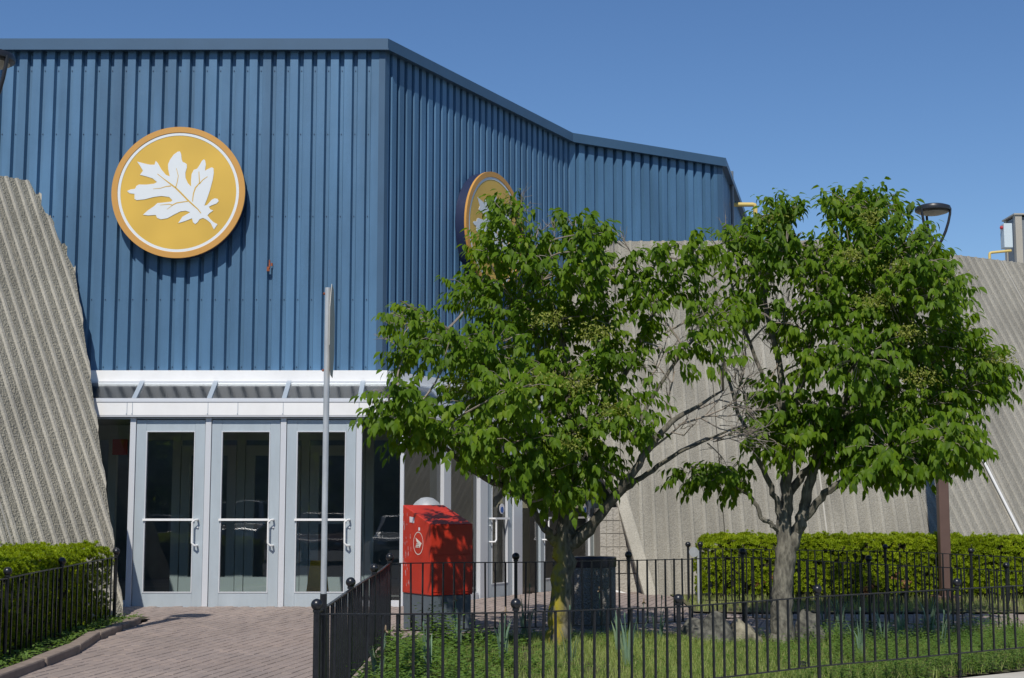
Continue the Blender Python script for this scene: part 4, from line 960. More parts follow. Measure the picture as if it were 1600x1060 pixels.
# ================================================================== FOLIAGE
def yew_template():
    V = []; T = []; 
    for ring_, (n, el, L) in enumerate(((5, 70, .8), (7, 38, 1.0), (6, 8, .9))):
        for k in range(n):
            a = 2*math.pi*(k+.5*ring_)/n+random.uniform(-.3, .3); e = R(el+random.uniform(-10, 10))
            d_ = np.array((math.cos(a)*math.cos(e), math.sin(a)*math.cos(e), math.sin(e))); s_ = np.array((-math.sin(a), math.cos(a), 0))*.13
            o = len(V); V += [d_*.05-s_*.6, d_*.05+s_*.6, d_*L*.6+s_, d_*L, d_*L*.6-s_]; T.append((o, o+1, o+2, o+3, o+4))
    return np.array(V), [np.array(T)]
YV, YF = yew_template()
def hedge(label, x0, x1, y0, y1, h, rnd, brown=0, faces='ftlr', dens=1050, zg=None):
    """clumps over a soft box; x0..x1, y0..y1 footprint"""
    root = thing('hedge', label, 'hedge', ((x0+x1)/2, (y0+y1)/2, g((x0+x1)/2, (y0+y1)/2)), 'clipped yew hedges')
    pts = []; nr = []
    def put(n, f, nn):
        for _ in range(n): pts.append(f()); nr.append(nn)
    lx, ly = x1-x0, y1-y0; U = random.uniform
    put(int(dens*lx*h), lambda: (U(x0,x1), y0+abs(random.gauss(0,.03)), U(.10,h)), (0,-1,.35))
    put(int(dens*lx*ly), lambda: (U(x0,x1), U(y0,y1), h-abs(random.gauss(0,.03))), (0,-.1,1))
    put(int(dens*ly*h), lambda: (x0+abs(random.gauss(0,.03)), U(y0,y1), U(.10,h)), (-1,0,.35))
    put(int(dens*ly*h), lambda: (x1-abs(random.gauss(0,.03)), U(y0,y1), U(.10,h)), (1,0,.35))
    Pn = np.array(pts); N = np.array(nr, float)
    # round the upper edges and undulate
    def fld(a, b, c): return np.sin(a*3.1+b*2.3+1)*np.sin(b*2.7+c*3.7)*.5+np.sin(a*7.3+c*5.1)*np.sin(b*6.1+c*7.9)*.35
    w_ = fld(Pn[:,0], Pn[:,1], Pn[:,2])
    cx, cy = (x0+x1)/2, (y0+y1)/2; rr = rnd
    ix = np.clip(Pn[:,0], x0+rr, x1-rr); iy = np.clip(Pn[:,1], y0+rr, y1-rr); iz = np.minimum(Pn[:,2], h-rr)
    inner = np.stack([ix, iy, iz], 1); dv = Pn-inner; dl = np.linalg.norm(dv, axis=1, keepdims=True)
    N2 = dv/np.maximum(dl, 1e-6); Pn = inner+N2*np.minimum(dl, rr)
    N = norm(N*.5+N2+rng.normal(size=N.shape)*.35)
    w2 = np.sin(Pn[:,0]*17+Pn[:,2]*9)*np.sin(Pn[:,2]*19-Pn[:,0]*6+Pn[:,1]*5)+.6*np.sin(Pn[:,0]*31+1)*np.sin(Pn[:,2]*29+Pn[:,1]*27)
    Pn = Pn+N2*(w_*.04+w2*.018)[:, None]+rng.normal(size=Pn.shape)*.016
    # sparse towards the bottom
    keep = rng.random(len(Pn)) < np.clip(.35+Pn[:,2]/.35, 0, 1); Pn, N, w_, w2 = Pn[keep], N[keep], w_[keep], w2[keep]
    gz_ = np.array([g(a, b) for a, b in Pn[:, :2]]); Pn[:,2] += gz_
    X, Yv, Z = frames(rand_dirs(len(Pn)), N)
    X, Yv, Z = frames(np.cross(N, rand_dirs(len(Pn))), N)
    keep = rng.random(len(Pn)) < np.clip(.78+w2*.35, .22, 1); Pn, X, Yv, Z, w_, w2 = Pn[keep], X[keep], Yv[keep], Z[keep], w_[keep], w2[keep]
    tone = np.clip(.42+w_*.25+rng.normal(size=len(Pn))*.24, 0, 1)
    L = Leaves(); L.add(*scatter(YV, YF, Pn, X, Yv, Z, rng.uniform(.028, .050, len(Pn)), tone)); L.build('foliage', M['yew'], root)
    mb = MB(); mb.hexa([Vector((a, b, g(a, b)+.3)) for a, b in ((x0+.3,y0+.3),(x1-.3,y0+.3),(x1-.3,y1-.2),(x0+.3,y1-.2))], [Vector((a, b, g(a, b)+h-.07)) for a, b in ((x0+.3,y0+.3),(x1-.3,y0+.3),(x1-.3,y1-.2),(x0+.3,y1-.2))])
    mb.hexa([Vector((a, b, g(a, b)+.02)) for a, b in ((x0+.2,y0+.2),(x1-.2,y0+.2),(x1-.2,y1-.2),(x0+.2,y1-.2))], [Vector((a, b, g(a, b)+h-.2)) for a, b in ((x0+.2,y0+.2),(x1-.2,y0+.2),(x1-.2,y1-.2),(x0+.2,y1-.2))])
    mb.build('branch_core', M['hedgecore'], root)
    if brown:
        q = np.stack([rng.uniform(x0, min(x1, x0+3.2), brown), np.full(brown, y0-.02)+rng.normal(size=brown)*.02, rng.uniform(.10, .38, brown)], 1)
        q = q[rng.integers(0, max(2, brown//9), brown)]+rng.normal(size=(brown, 3))*.035; q[:,2] += np.array([g(a, b) for a, b in q[:, :2]])
        X, Yv, Z = frames(rand_dirs(brown), rand_dirs(brown)); L = Leaves(); L.add(*scatter(YV, YF, q, X, Yv, Z, rng.uniform(.03, .045, brown), np.ones(brown)*.5)); L.build('dead_sprays', M['deadleaf'], root)
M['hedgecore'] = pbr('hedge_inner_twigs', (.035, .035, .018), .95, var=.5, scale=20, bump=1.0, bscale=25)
xa = at(1098, 900, 20.55).x
hedge('long clipped green hedge in front of the right concrete wall', xa, xa+3.78, 20.5, 21.35, CH-.385-g(4, 20.6), .20, brown=60)
hedge('clipped green hedge right of the brown lamp post, continuing the long one', xa+3.75, xa+7.6, 20.4, 21.3, CH-.41-g(8, 20.6), .20)
hedge('small clipped green hedge behind the left fence', -6.6, -4.54, 11.2, 16.75, CH-.43-g(-4.8, 15)-.02, .16, brown=26, dens=800)

# ---- trees
def limbpts(spec, Y0): return [at(px, py, Y0+dy) for px, py, dy in spec]
def smooth_path(pts, rad, sub=4):
    P_, R_ = [], []
    for i in range(len(pts)-1):
        p0, p1, p2, p3 = pts[max(i-1,0)], pts[i], pts[i+1], pts[min(i+2, len(pts)-1)]
        for k in range(sub):
            t = k/sub; P_.append(.5*((2*p1)+(p2-p0)*t+(2*p0-5*p1+4*p2-p3)*t*t+(3*p1-p0-3*p2+p3)*t**3)); R_.append(rad[i]+(rad[i+1]-rad[i])*t)
    P_.append(pts[-1]); R_.append(rad[-1]); return P_, R_
def tree(name, label, Y0, base_px, limbs, blobs, bare, bark_m, panicles, crown_c, crown_r, seed, leaf_len=.109, dens=1.7):
    random.seed(seed); b0 = at(*base_px, Y0); b0.z = g(b0.x, Y0)
    root = thing(name, label, 'tree', tuple(b0)); ppm_ = F/math.cos(PITCH)/Y0
    tb_ = MB(); pool = []
    for spec, rads in limbs:
        pts = limbpts(spec, Y0)
        P_, R_ = smooth_path(pts, rads)
        if len(spec[0]) > 3: pass
        P_ = [p+Vector((random.gauss(0,1), random.gauss(0,1), random.gauss(0,.6)))*min(.012, R_[i]*.25) for i, p in enumerate(P_)]
        tb_.tube(P_, R_, 12 if R_[0] > .05 else 7); pool += [(p, r_) for p, r_ in zip(P_, R_) if r_ < .07]
    trunk = tb_.build('trunk', bark_m, root, smooth=True)
    L = Leaves(); tw = MB(); pl_ = [p for p, _ in pool]
    cC = at(crown_c[0], crown_c[1], Y0)
    AX, NR, PO, TO, SZ = [], [], [], [], []
    for bi, bl in enumerate(blobs):
        px, py, rx, ry = bl[:4]; rx *= 1.06; ry *= 1.06; sp_ = bl[4] if len(bl) > 4 else 1.0
        e2 = ((px-crown_c[0])/crown_r[0])**2+((py-crown_c[1])/crown_r[1])**2
        dep = crown_r[2]*math.sqrt(max(.06, 1-min(e2, 1)))
        cflat = at(px, py, Y0); near_ = min(pl_, key=lambda p: (p.x-cflat.x)**2+(p.z-cflat.z)**2); base_dy = max(-1.25, min(.8, near_.y-Y0))
        for layer in (-1, 0, 1):
            dy = base_dy + layer*dep*random.uniform(.30, .62)+random.uniform(-.12, .12)
            if layer > 0 and (sp_ < .6 or base_dy < -.75): continue
            c_ = at(px+random.uniform(-6, 6), py+random.uniform(-6, 6), Y0+dy)
            rxm, rym = rx/ppm_, ry/ppm_; rzm = (rxm+rym)*.5
            # twig from the wood to the clump
            src = min(pl_, key=lambda p: (p-c_).length+ .6*max(0, p.z-c_.z))
            mid = src.lerp(c_, .5)+Vector((random.uniform(-.08,.08), random.uniform(-.08,.08), random.uniform(-.02,.10)))
            dist = (src-c_).length
            tw.tube(smooth_path([src, mid, c_], [.011+.004*dist, .009, .006], 4)[0], smooth_path([src, mid, c_], [.010+.006*min(dist,1), .009, .005], 4)[1], 5, False)
            ns = max(3, int(rx*ry*math.pi/330*dens*sp_*(1.15 if layer < 0 else .75)))
            for s_ in range(ns):
                d_ = Vector((random.gauss(0,1), random.gauss(0,1), random.gauss(0,1))).normalized(); rr = random.random()**.45
                q = c_+Vector((d_.x*rxm, d_.y*rzm, d_.z*rym))*rr
                out = ((q-cC).normalized()*.6+d_*.6+Vector((0,-.15,.25))).normalized()
                st = c_.lerp(q, random.uniform(.3, .6)); 
                if random.random() < .55: tw.tube([st, st.lerp(q, .6)+Vector((0,0,.02)), q], [.0045, .0035, .002], 4, False)
                nl = random.randint(5, 8); ln = random.uniform(.10, .2)
                side = out.cross(Vector((0,0,1))); side = side.normalized() if side.length > .05 else Vector((1,0,0))
                for k in range(nl):
                    t = k/(nl-1); pos = q+out*(ln*(t-.35))+Vector((0,0,-.04*t*t))
                    sg = 1 if k % 2 else -1
                    ax = side*sg*random.uniform(.25, .7)+out*random.uniform(.1, .5)+Vector((0,0,-random.uniform(.5, 1.3)))
                    if k == nl-1: ax = out*.8+Vector((0,0,-.8))
                    nrm = out*.7+side*sg*.35+Vector((random.gauss(0,.28)-.05, random.gauss(0,.28)-.25, .55+random.gauss(0,.22)))
                    PO.append(pos); AX.append(ax); NR.append(nrm); TO.append(min(1, max(0, .42+random.gauss(0,.17)+.10*math.sin(bi*1.7)))); SZ.append(leaf_len*random.uniform(.68, 1.12))
    PO, AX, NR = np.array(PO), np.array(AX), np.array(NR); X, Yv, Z = frames(AX, NR)
    SZ, TO = np.array(SZ), np.array(TO)
    # the 300 leaves that show largest (outermost towards the viewer's side) are parts of their own, the rest one crown
    cell = {}
    for i_ in np.argsort(PO[:, 1]):
        key = (int(PO[i_, 0]/.16), int(PO[i_, 2]/.16))
        cell.setdefault(key, []).append(i_)
    first = [v_[0] for v_ in cell.values() if len(v_) > 4][:300]
    sel = np.zeros(len(PO), bool); sel[first] = True
    lm = []
    for q_ in range(5):
        me = bpy.data.meshes.new('leaf'); me.from_pydata([tuple(v_) for v_ in LEAF_V], [], [tuple(int(k_) for k_ in f_) for F_ in LEAF_F for f_ in F_]); me.materials.append(M['leaf'])
        a_ = me.attributes.new('tone', 'FLOAT', 'POINT'); a_.data.foreach_set('value', [.25+.12*q_]*len(LEAF_V)); lm.append(me)
    rl = WLOC[root.name]
    for i_ in first:
        o_ = bpy.data.objects.new('leaf', lm[int(min(4, max(0, (TO[i_]-.19)/.12)))]); COL.objects.link(o_); o_.parent = root
        s_ = float(SZ[i_]); x_, y_, z_, p_ = X[i_], Yv[i_], Z[i_], PO[i_]
        o_.matrix_local = Matrix(((x_[0]*s_, y_[0]*s_, z_[0]*s_, p_[0]-rl.x), (x_[1]*s_, y_[1]*s_, z_[1]*s_, p_[1]-rl.y), (x_[2]*s_, y_[2]*s_, z_[2]*s_, p_[2]-rl.z), (0, 0, 0, 1)))
    k_ = ~sel
    L.add(*scatter(LEAF_V, LEAF_F, PO[k_], X[k_], Yv[k_], Z[k_], SZ[k_], TO[k_])); tag(L.build('crown', M['leaf'], root), kind='stuff')
    # bare twig sprays
    def spray(p, d_, ln, r_, depth):
        q = p+d_*ln; m_ = p.lerp(q, .5)+Vector((random.gauss(0,1), random.gauss(0,1), random.gauss(0,1)))*ln*.07
        tw.tube([p, m_, q], [r_, r_*.85, r_*.6], 5 if r_ > .004 else 4, False)
        if depth == 0: return
        for k in range(random.randint(2, 4)):
            b_ = p.lerp(q, random.uniform(.35, 1)); dd_ = (d_+Vector((random.gauss(0,1), random.gauss(0,1), random.gauss(0,.8)))*.48).normalized()
            spray(b_, dd_, ln*random.uniform(.55, .85), r_*.62, depth-1)
    for px, py, dy, ang, ln, r_, dp in bare:
        p = at(px, py, Y0+dy); spray(p, Vector((math.cos(R(ang)), random.uniform(-.3,.3), math.sin(R(ang)))).normalized(), ln, r_, dp)
    tag(tw.build('twigs', M['twig'], root), kind='stuff')
    if panicles:
        V_ = []; 
        for px, py, dy in panicles:
            c_ = at(px, py, Y0+dy); n = 240
            V_.append(np.array(c_)+rng.normal(size=(n, 3))*np.array((.10, .08, .05)))
        V_ = np.concatenate(V_); n = len(V_); X, Yv, Z = frames(rand_dirs(n), rand_dirs(n)); LL_ = Leaves()
        LL_.add(*scatter(LEAF_V, LEAF_F, V_, X, Yv, Z, rng.uniform(.018, .042, n), rng.random(n))); LL_.build('seed_clusters', M['panicle'], root)
    return root
Y1 = 14.5
T1_limbs = [
 ([(872,1035,0),(874,985,0),(877,930,0),(880,880,0),(882,835,0),(884,800,0),(887,740,.05),(890,660,.1),(884,570,.1),(862,480,.05),(832,400,-.05),(800,330,-.1)], [.17,.122,.106,.102,.102,.078,.058,.047,.038,.028,.017,.008]),
 ([(868,850,-.02),(856,832,-.06),(838,806,-.12),(822,780,-.2),(790,762,-.3),(748,742,-.5),(700,705,-.8),(650,660,-1.05),(610,640,-1.2)], [.05,.042,.036,.034,.03,.027,.022,.015,.008]),
 ([(888,856,0),(912,836,-.1),(938,806,-.2),(962,772,-.28),(990,735,-.32),(1020,695,-.35),(1050,660,-.35),(1090,635,-.3),(1130,610,-.3)], [.06,.056,.05,.044,.04,.034,.027,.018,.009]),
 ([(896,845,.05),(925,815,.1),(955,785,.1),(985,758,.05),(1020,735,0),(1060,708,-.1),(1110,685,-.15),(1160,665,-.2)], [.045,.04,.036,.03,.026,.02,.014,.007]),
 ([(884,790,.02),(868,770,-.05),(850,735,-.15),(815,660,-.25),(770,585,-.3),(715,525,-.35),(660,490,-.4),(625,470,-.4)], [.04,.036,.03,.028,.024,.018,.012,.006]),
 ([(887,780,.05),(915,720,.2),(938,640,.3),(952,560,.35),(945,480,.3),(928,400,.25),(918,350,.2)], [.04,.036,.032,.026,.02,.013,.006]),
 ([(938,650,.3),(980,580,.35),(1015,500,.3),(1050,440,.25),(1090,385,.2)], [.03,.026,.02,.014,.006]),
 ([(886,640,.1),(860,560,.4),(820,500,.6),(780,440,.65),(762,400,.6)], [.03,.024,.018,.012,.006]),
 ([(988,690,-.35),(1020,620,-.3),(1060,560,-.2),(1105,505,-.15),(1130,470,-.1)], [.024,.02,.016,.011,.005])]
T1_blobs = [(790,335,36,36),(775,390,42,42),(828,395,42,46),(905,362,54,36),(935,395,36,44),(885,432,56,42),(742,452,48,34),(800,468,66,46),(648,498,42,36,.9),(640,548,36,30,.8),(698,535,52,36,.8),(762,545,62,46),(850,520,64,50),(928,492,56,46),(985,432,30,46,.7),(1012,478,36,42,.7),(1082,388,52,30,.8),(1032,408,32,28,.7),(1060,448,46,36,.8),(1112,500,50,40,.75),(1085,548,44,34,.5),(622,622,44,28),(602,650,32,24),(660,640,54,38),(692,682,48,32),(640,680,34,20),(742,622,52,44),(800,602,64,50),(870,592,70,50),(948,570,54,46),(1002,540,36,36,.6),(752,686,48,34),(822,682,64,46),(900,672,66,50),(968,652,46,46,.8),(852,740,58,40),(796,736,40,28),(920,730,50,42),(880,772,46,22),(1000,622,36,32,.5),(1012,680,32,30,.5),(1130,560,30,30,.5)]
T1_bare = [(1020,700,-.3,40,.45,.012,3),(1060,665,-.3,20,.5,.012,3),(1090,640,-.3,5,.42,.010,3),(1060,705,-.1,15,.5,.011,3),(1110,688,-.2,20,.36,.009,3),(1040,640,-.3,75,.4,.010,3),(1010,600,-.1,60,.4,.009,3),(1050,560,0,45,.35,.008,2),(700,520,-.4,165,.4,.008,2),(660,560,-.4,150,.3,.007,2),(690,610,-.3,20,.3,.007,2),(830,400,.2,75,.3,.007,2),(870,420,.1,95,.35,.007,2),(800,360,-.1,70,.3,.006,2),(730,700,-.3,35,.3,.007,2),(760,660,.1,60,.3,.006,2),(1000,420,.2,120,.3,.007,2),(1040,520,0,30,.4,.008,3)]
bk1 = bark('bark_mossy', (.07, .064, .05), (.175, .16, .125), (.30, .245, .025), at(875, 930, Y1).x)
tree('shade_tree', 'leafy tree with yellow lichen on its trunk, nearer the red mailbox', Y1, (875, 1020), T1_limbs, T1_blobs, T1_bare, bk1, [(858,500,-.8),(905,600,-.9),(840,595,-.9),(930,520,-.8),(960,640,-.7),(720,600,-.8),(880,690,-1)], (870, 565), (330, 280, 1.5), 11, .106, 1.35)
Y2 = 15.8
T2_limbs = [
 ([(1222,1012,0),(1222,985,0),(1222,940,0),(1224,900,0),(1228,860,0),(1228,820,0),(1228,770,0),(1230,710,.02),(1229,650,.05),(1216,560,.1),(1196,470,.1),(1200,390,.05),(1212,330,0)], [.150,.128,.112,.108,.112,.084,.064,.056,.045,.035,.024,.014,.007]),
 ([(1236,855,0),(1250,820,-.05),(1260,780,-.08),(1268,740,-.1),(1282,705,-.1),(1310,650,-.1),(1336,580,-.1),(1360,500,-.1),(1372,420,-.05),(1372,340,0)], [.072,.066,.057,.052,.048,.041,.034,.027,.018,.008]),
 ([(1258,812,-.06),(1282,778,-.2),(1312,756,-.3),(1345,742,-.4),(1400,712,-.5),(1460,690,-.55),(1510,670,-.6)], [.045,.042,.038,.034,.028,.02,.01]),
 ([(1220,812,-.03),(1212,780,-.08),(1197,742,-.12),(1180,705,-.15),(1160,660,-.15),(1140,600,-.15),(1128,540,-.1),(1120,470,-.1)], [.035,.032,.03,.028,.022,.017,.012,.006]),
 ([(1216,828,-.04),(1204,818,-.1),(1190,808,-.14),(1182,790,-.16),(1168,772,-.2),(1130,752,-.3),(1085,742,-.35)], [.03,.026,.024,.022,.02,.014,.007]),
 ([(1232,775,.02),(1255,742,.1),(1290,712,.15),(1330,660,.25),(1390,600,.35),(1450,560,.4),(1510,545,.4),(1555,575,.35)], [.05,.045,.04,.035,.03,.023,.015,.007]),
 ([(1230,690,.04),(1250,600,.2),(1275,500,.3),(1290,420,.3),(1308,340,.25)], [.04,.034,.026,.018,.007]),
 ([(1290,690,-.1),(1345,620,-.3),(1400,540,-.4),(1440,470,-.4),(1450,410,-.35)], [.036,.03,.024,.016,.007]),
 ([(1228,660,.05),(1180,560,-.1),(1150,470,-.2),(1130,400,-.2),(1110,372,-.2)], [.026,.021,.016,.01,.005]),
 ([(1226,740,.0),(1210,715,-.05),(1205,690,-.08),(1170,640,-.1)], [.02,.016,.013,.008])]
T2_blobs = [(1216,334,38,34),(1180,368,36,26,.8),(1150,372,40,22,.7),(1232,388,46,42),(1190,425,36,30,.75),(1318,318,42,32),(1368,328,52,36),(1402,382,60,46),(1330,388,54,46),(1280,420,46,46,.8),(1446,408,42,36),(1462,452,52,40),(1392,460,66,50),(1312,478,56,46),(1168,480,44,34,.75),(1240,500,36,36,.75),(1490,518,42,38),(1430,540,66,50),(1350,560,64,50),(1270,560,40,40,.75),(1535,565,46,36),(1562,592,28,28),(1500,602,56,44),(1430,630,66,46),(1350,650,64,42),(1272,650,52,42),(1200,620,36,36,.75),(1240,690,44,36,.8),(1320,700,62,36),(1400,700,66,40),(1478,682,56,40),(1518,700,24,22),(1372,732,50,22),(1440,724,50,22),(1188,672,36,32,.75),(1130,742,44,20,.8),(1080,745,34,20,.8),(1155,752,20,14,.8),(1140,420,36,28,.5)]
T2_bare = [(1150,560,-.1,100,.5,.009,3),(1180,500,-.1,80,.5,.009,3),(1150,620,-.1,75,.5,.010,3),(1200,600,0,70,.5,.010,3),(1230,560,.1,95,.5,.009,3),(1130,480,-.1,100,.4,.008,3),(1180,660,-.1,110,.4,.010,3),(1200,420,0,60,.4,.007,2),(1250,470,.2,80,.4,.008,2),(1290,560,.2,60,.4,.008,2),(1330,600,0,80,.4,.008,2),(1140,400,-.1,80,.3,.006,2),(1220,660,.05,40,.4,.008,2),(1420,590,.3,30,.4,.007,2)]
bk2 = bark('bark_grey', (.095, .088, .073), (.225, .21, .17))
tree('shade_tree', 'leafy grey-barked tree with forked trunk before the long hedge', Y2, (1222, 990), T2_limbs, T2_blobs, T2_bare, bk2, [(1330,400,-.9),(1370,470,-.9),(1440,590,-.9),(1360,340,-.6),(1560,560,-.3),(1215,340,-.4),(1480,440,-.6),(1400,420,-.8),(1420,520,-.9)], (1350, 535), (300, 255, 1.5), 23, .112, 1.85)

# ---- bed plants
def scat_pts(n, f):
    out = []
    while len(out) < n:
        p = f()
        if p: out.append(p)
    return np.array(out)
U = random.uniform; random.seed(5)
def bedpt(cond):
    def f():
        x, y = U(-1.35, 7.2), U(9.7, 17.6)
        if inpoly(x, y) and random.random() < cond(x, y): return (x, y, g(x, y)+.035)
    return f
def patch(x, y): return .5+.5*math.sin(x*2.1+1.3*math.sin(y*1.7))*math.sin(y*2.3+x*.7)
grassw = lambda x, y: (.25+.75*patch(x, y))*(.35 if x < .2 else 1)*(1-.75*sm(2.2, 3.4, x))
n = 60000; Pn = scat_pts(n, bedpt(grassw)); a = rng.uniform(0, 2*np.pi, n); Xd = np.stack([np.cos(a), np.sin(a), np.zeros(n)], 1); Zd = norm(np.stack([rng.normal(size=n)*.18, rng.normal(size=n)*.18, np.ones(n)], 1)); X, Yv, Z = frames(Xd, Zd)
L = Leaves(); hgt = rng.uniform(.035, .10, n)*(1+.25*(Pn[:,0] > 1)); Xs, Ys, Zs = Xd, np.cross(Zd, Xd), Zd
L.add(*scatter(np.array(BLADE_V)*np.array((1, 1.25, 1)), BLADE_F, Pn, Xs, Ys, Zs, hgt, np.clip(rng.normal(.42, .22, n), 0, 1))); tag(L.build('grass', M['grass']), kind='stuff')
# broad-leaved weeds
def weeds(n, cond, hmax, sc, name, per=9):
    base = scat_pts(n, bedpt(cond)); PO, AX, NR, TO, SZ = [], [], [], [], []
    for x, y, z in base:
        hm = hmax(x, y)*U(.45, 1)
        tn = U(.2, .8)
        for k in range(per):
            t = (k+.5)/per; a = k*2.4+U(0, 1); PO.append((x+U(-.02,.02), y+U(-.02,.02), z+hm*t)); AX.append((math.cos(a), math.sin(a), U(-.1,.45))); NR.append((U(-.2,.2), U(-.2,.2)-.1, 1)); TO.append(min(1, max(0, tn+U(-.15, .15)))); SZ.append(sc*U(.6, 1.15)*(1.1-.45*t))
    PO, AX, NR = map(np.array, (PO, AX, NR)); X, Yv, Z = frames(AX.astype(float), NR.astype(float)); L = Leaves(); L.add(*scatter(LEAF_V, LEAF_F, PO.astype(float), X, Yv, Z, np.array(SZ), np.array(TO))); tag(L.build(name, M['weed']), kind='stuff')
bushy = lambda x, y: math.exp(-((x+.75)/.65)**2)*(1 if y > 9.9 else .6)
weeds(520, lambda x, y: max(bushy(x, y), .02), lambda x, y: .10+.34*bushy(x, y)*(.6+.4*math.sin(x*5+y*3)), .085, 'weeds', 14)
weeds(3600, lambda x, y: .25+.75*sm(1.8, 3.2, x) if x > 1 else .35*patch(x+2, y), lambda x, y: .08+.12*sm(2.2, 3.6, x)+.08*patch(x, y), .048, 'clover_weeds', 11)
n = 2600; random.seed(9)
def leftpt():
    x, y = U(-4.62, -4.24), U(11, 16.9); return (x, y, g(x, y)+.05)
Pn = scat_pts(n, leftpt); PO = Pn; AX = np.concatenate([rng.normal(size=(n,2)), rng.uniform(0,.6,(n,1))], 1); X, Yv, Z = frames(AX, np.tile((0.,-.2,1.), (n,1))); L = Leaves()
L.add(*scatter(LEAF_V, LEAF_F, PO+np.array((0,0,1))*rng.uniform(0,.07,(n,1)), X, Yv, Z, rng.uniform(.025,.07,n), rng.uniform(.2,.9,n))); tag(L.build('ground_ivy', M['weed']), kind='stuff')
n = 9000
def lawnpt():
    x, y = U(2.35, 11), U(18.8, 20.6); return (x, y, g(x, y)+.03) if random.random() < .35+.65*patch(x*1.5, y*1.5) else None
Pn = scat_pts(n, lawnpt); a = rng.uniform(0, 6.28, n); Xd = np.stack([np.cos(a), np.sin(a), np.zeros(n)], 1); Zd = np.tile((0.,0.,1.), (n,1)); L = Leaves()
L.add(*scatter(np.array(BLADE_V)*np.array((1,2.2,1)), BLADE_F, Pn, Xd, np.cross(Zd, Xd), Zd, rng.uniform(.04,.10,n), np.clip(rng.normal(.5,.25,n),0,1))); tag(L.build('lawn_grass', M['grass']), kind='stuff')
# irises
IR = [(592,1075,1,'left of the first weeds by the side fence'),(668,1070,0,'among tall weeds near the corner of the bed'),(715,1020,1,'in front of the grey mailbox base'),(786,1040,1,'beside the second near fence post'),(822,1000,0,'just left of the lichen-covered trunk'),(893,1042,0,'just right of the lichen-covered trunk'),(940,992,1,'in the shade before the round bin'),(968,1030,0,'in open grass before the round bin'),(982,1048,0,'by the near fence rail before the bin'),(1002,1012,1,'right of the round bin'),(1030,1010,0,'left of the large shaded rock'),(1288,990,1,'right of the forked trunk'),(1312,1000,0,'before the flat dark stone'),(1342,998,0,'at the middle of the flat dark stone'),(1380,1015,0,'left of the fourth near fence post'),(1408,1010,0,'tall, just left of the lamp post foot'),(1452,1000,0,'before the lamp post foot'),(1470,1022,0,'right of the lamp post foot'),(1345,1032,0,'low, beside the near fence in leafy weeds')]
random.seed(21)
BL = np.array([(0,-.5,0),(0,.5,0),(.02,-.62,.35),(.02,.62,.35),(.10,-.45,.7),(.10,.45,.7),(.24,0,1)], float)
for px, py, fl, where in IR:
    p = ground_at(px, py); root = thing('iris', 'blue-green iris clump '+where, 'plant', (p.x, p.y, g(p.x, p.y)+.03), 'iris clumps in the fenced bed')
    fan = U(0, 3.14)
    mb_n = random.randint(6, 10)
    for k in range(mb_n):
        a = fan+(0 if k % 2 else math.pi)+U(-.35, .35); hh_ = U(.24, .47); wv = U(.022, .034); mb = MB(); o_ = U(.0, .05); lean = U(.3, 1.3)
        dx, dy = math.cos(a), math.sin(a); sx, sy = -dy, dx
        mb.add([(p.x+dx*(o_+v[0]*hh_*lean)+sx*v[1]*wv, p.y+dy*(o_+v[0]*hh_*lean)+sy*v[1]*wv, g(p.x,p.y)+.02+v[2]*hh_) for v in BL], [(0,1,3,2),(2,3,5,4),(4,5,6)])
        ob_ = mb.build('leaf', M['iris'], root); at_ = ob_.data.attributes.new('tone', 'FLOAT', 'POINT'); at_.data.foreach_set('value', [min(1, max(0, random.gauss(.45, .25)))]*7)
    mb = MB(); hh_ = U(.38, .52); q = Vector((p.x+U(-.05,.05), p.y, g(p.x,p.y)+.02+hh_)); mb.tube([(p.x, p.y, g(p.x,p.y)), q.lerp(Vector((p.x,p.y,q.z)), .5)-Vector((0,0,hh_/2)), q], [.006,.005,.004], 5); so_ = mb.build('stalk', M['iris'], root)
    mb = MB(); mb.ball(q+Vector((0,0,.015)), .014, 7, 5, (.6,1,2.0)); mb.build('bud', M['iris'] if not fl else M['petal'], root)
    if fl:
        mb = MB()
        for k in range(6):
            a = k*1.05; e = Vector((math.cos(a), math.sin(a), U(-1, .3))).normalized(); s_ = Vector((-math.sin(a), math.cos(a), 0))*.018
            mb.add([q, q+e*.02+s_*.6, q+e*.036+Vector((0,0,-.008)), q+e*.02-s_*.6], [(0,1,2,3)])
        mb.build('wilted_flower', M['petal'], root)
# rocks and edging
def rock(px, py, Y, w_, d_, h_, m, label, seed):
    rs = np.random.default_rng(seed); p = at(px, py, Y); z = g(p.x, Y)
    bm = bmesh.new(); bmesh.ops.create_icosphere(bm, subdivisions=4, radius=1)
    ph = rs.uniform(0, 6, 9)
    for v_ in bm.verts:
        c_ = v_.co; f = 1+.16*math.sin(c_.x*3+ph[0])*math.sin(c_.y*3+ph[1])+.12*math.sin(c_.z*5+ph[2]+c_.x*2)+.10*math.sin(c_.x*6+ph[3])*math.sin(c_.z*7+ph[4])+.05*math.sin(c_.x*15+ph[5]+c_.y*5)*math.sin(c_.z*14+ph[6])+.03*math.sin(c_.y*23+ph[7])*math.sin(c_.x*19+c_.z*11)
        v_.co = Vector((c_.x*f*w_/2, c_.y*f*d_/2, max(-.3, c_.z)*f*h_))
    me = bpy.data.meshes.new('rock'); bm.to_mesh(me); bm.free(); me.materials.append(m); me.polygons.foreach_set('use_smooth', [True]*len(me.polygons))
    o = bpy.data.objects.new('rock', me); COL.objects.link(o); o.location = (p.x, Y, z+.02); o.rotation_euler = (0, 0, rs.uniform(-.3, .3)); tag(o, label, 'rock', 'rocks at the back of the bed')
rock(1104, 965, 15.55, .60, .45, .33, M['rock'], 'large dark rounded rock left of the forked trunk', 1)
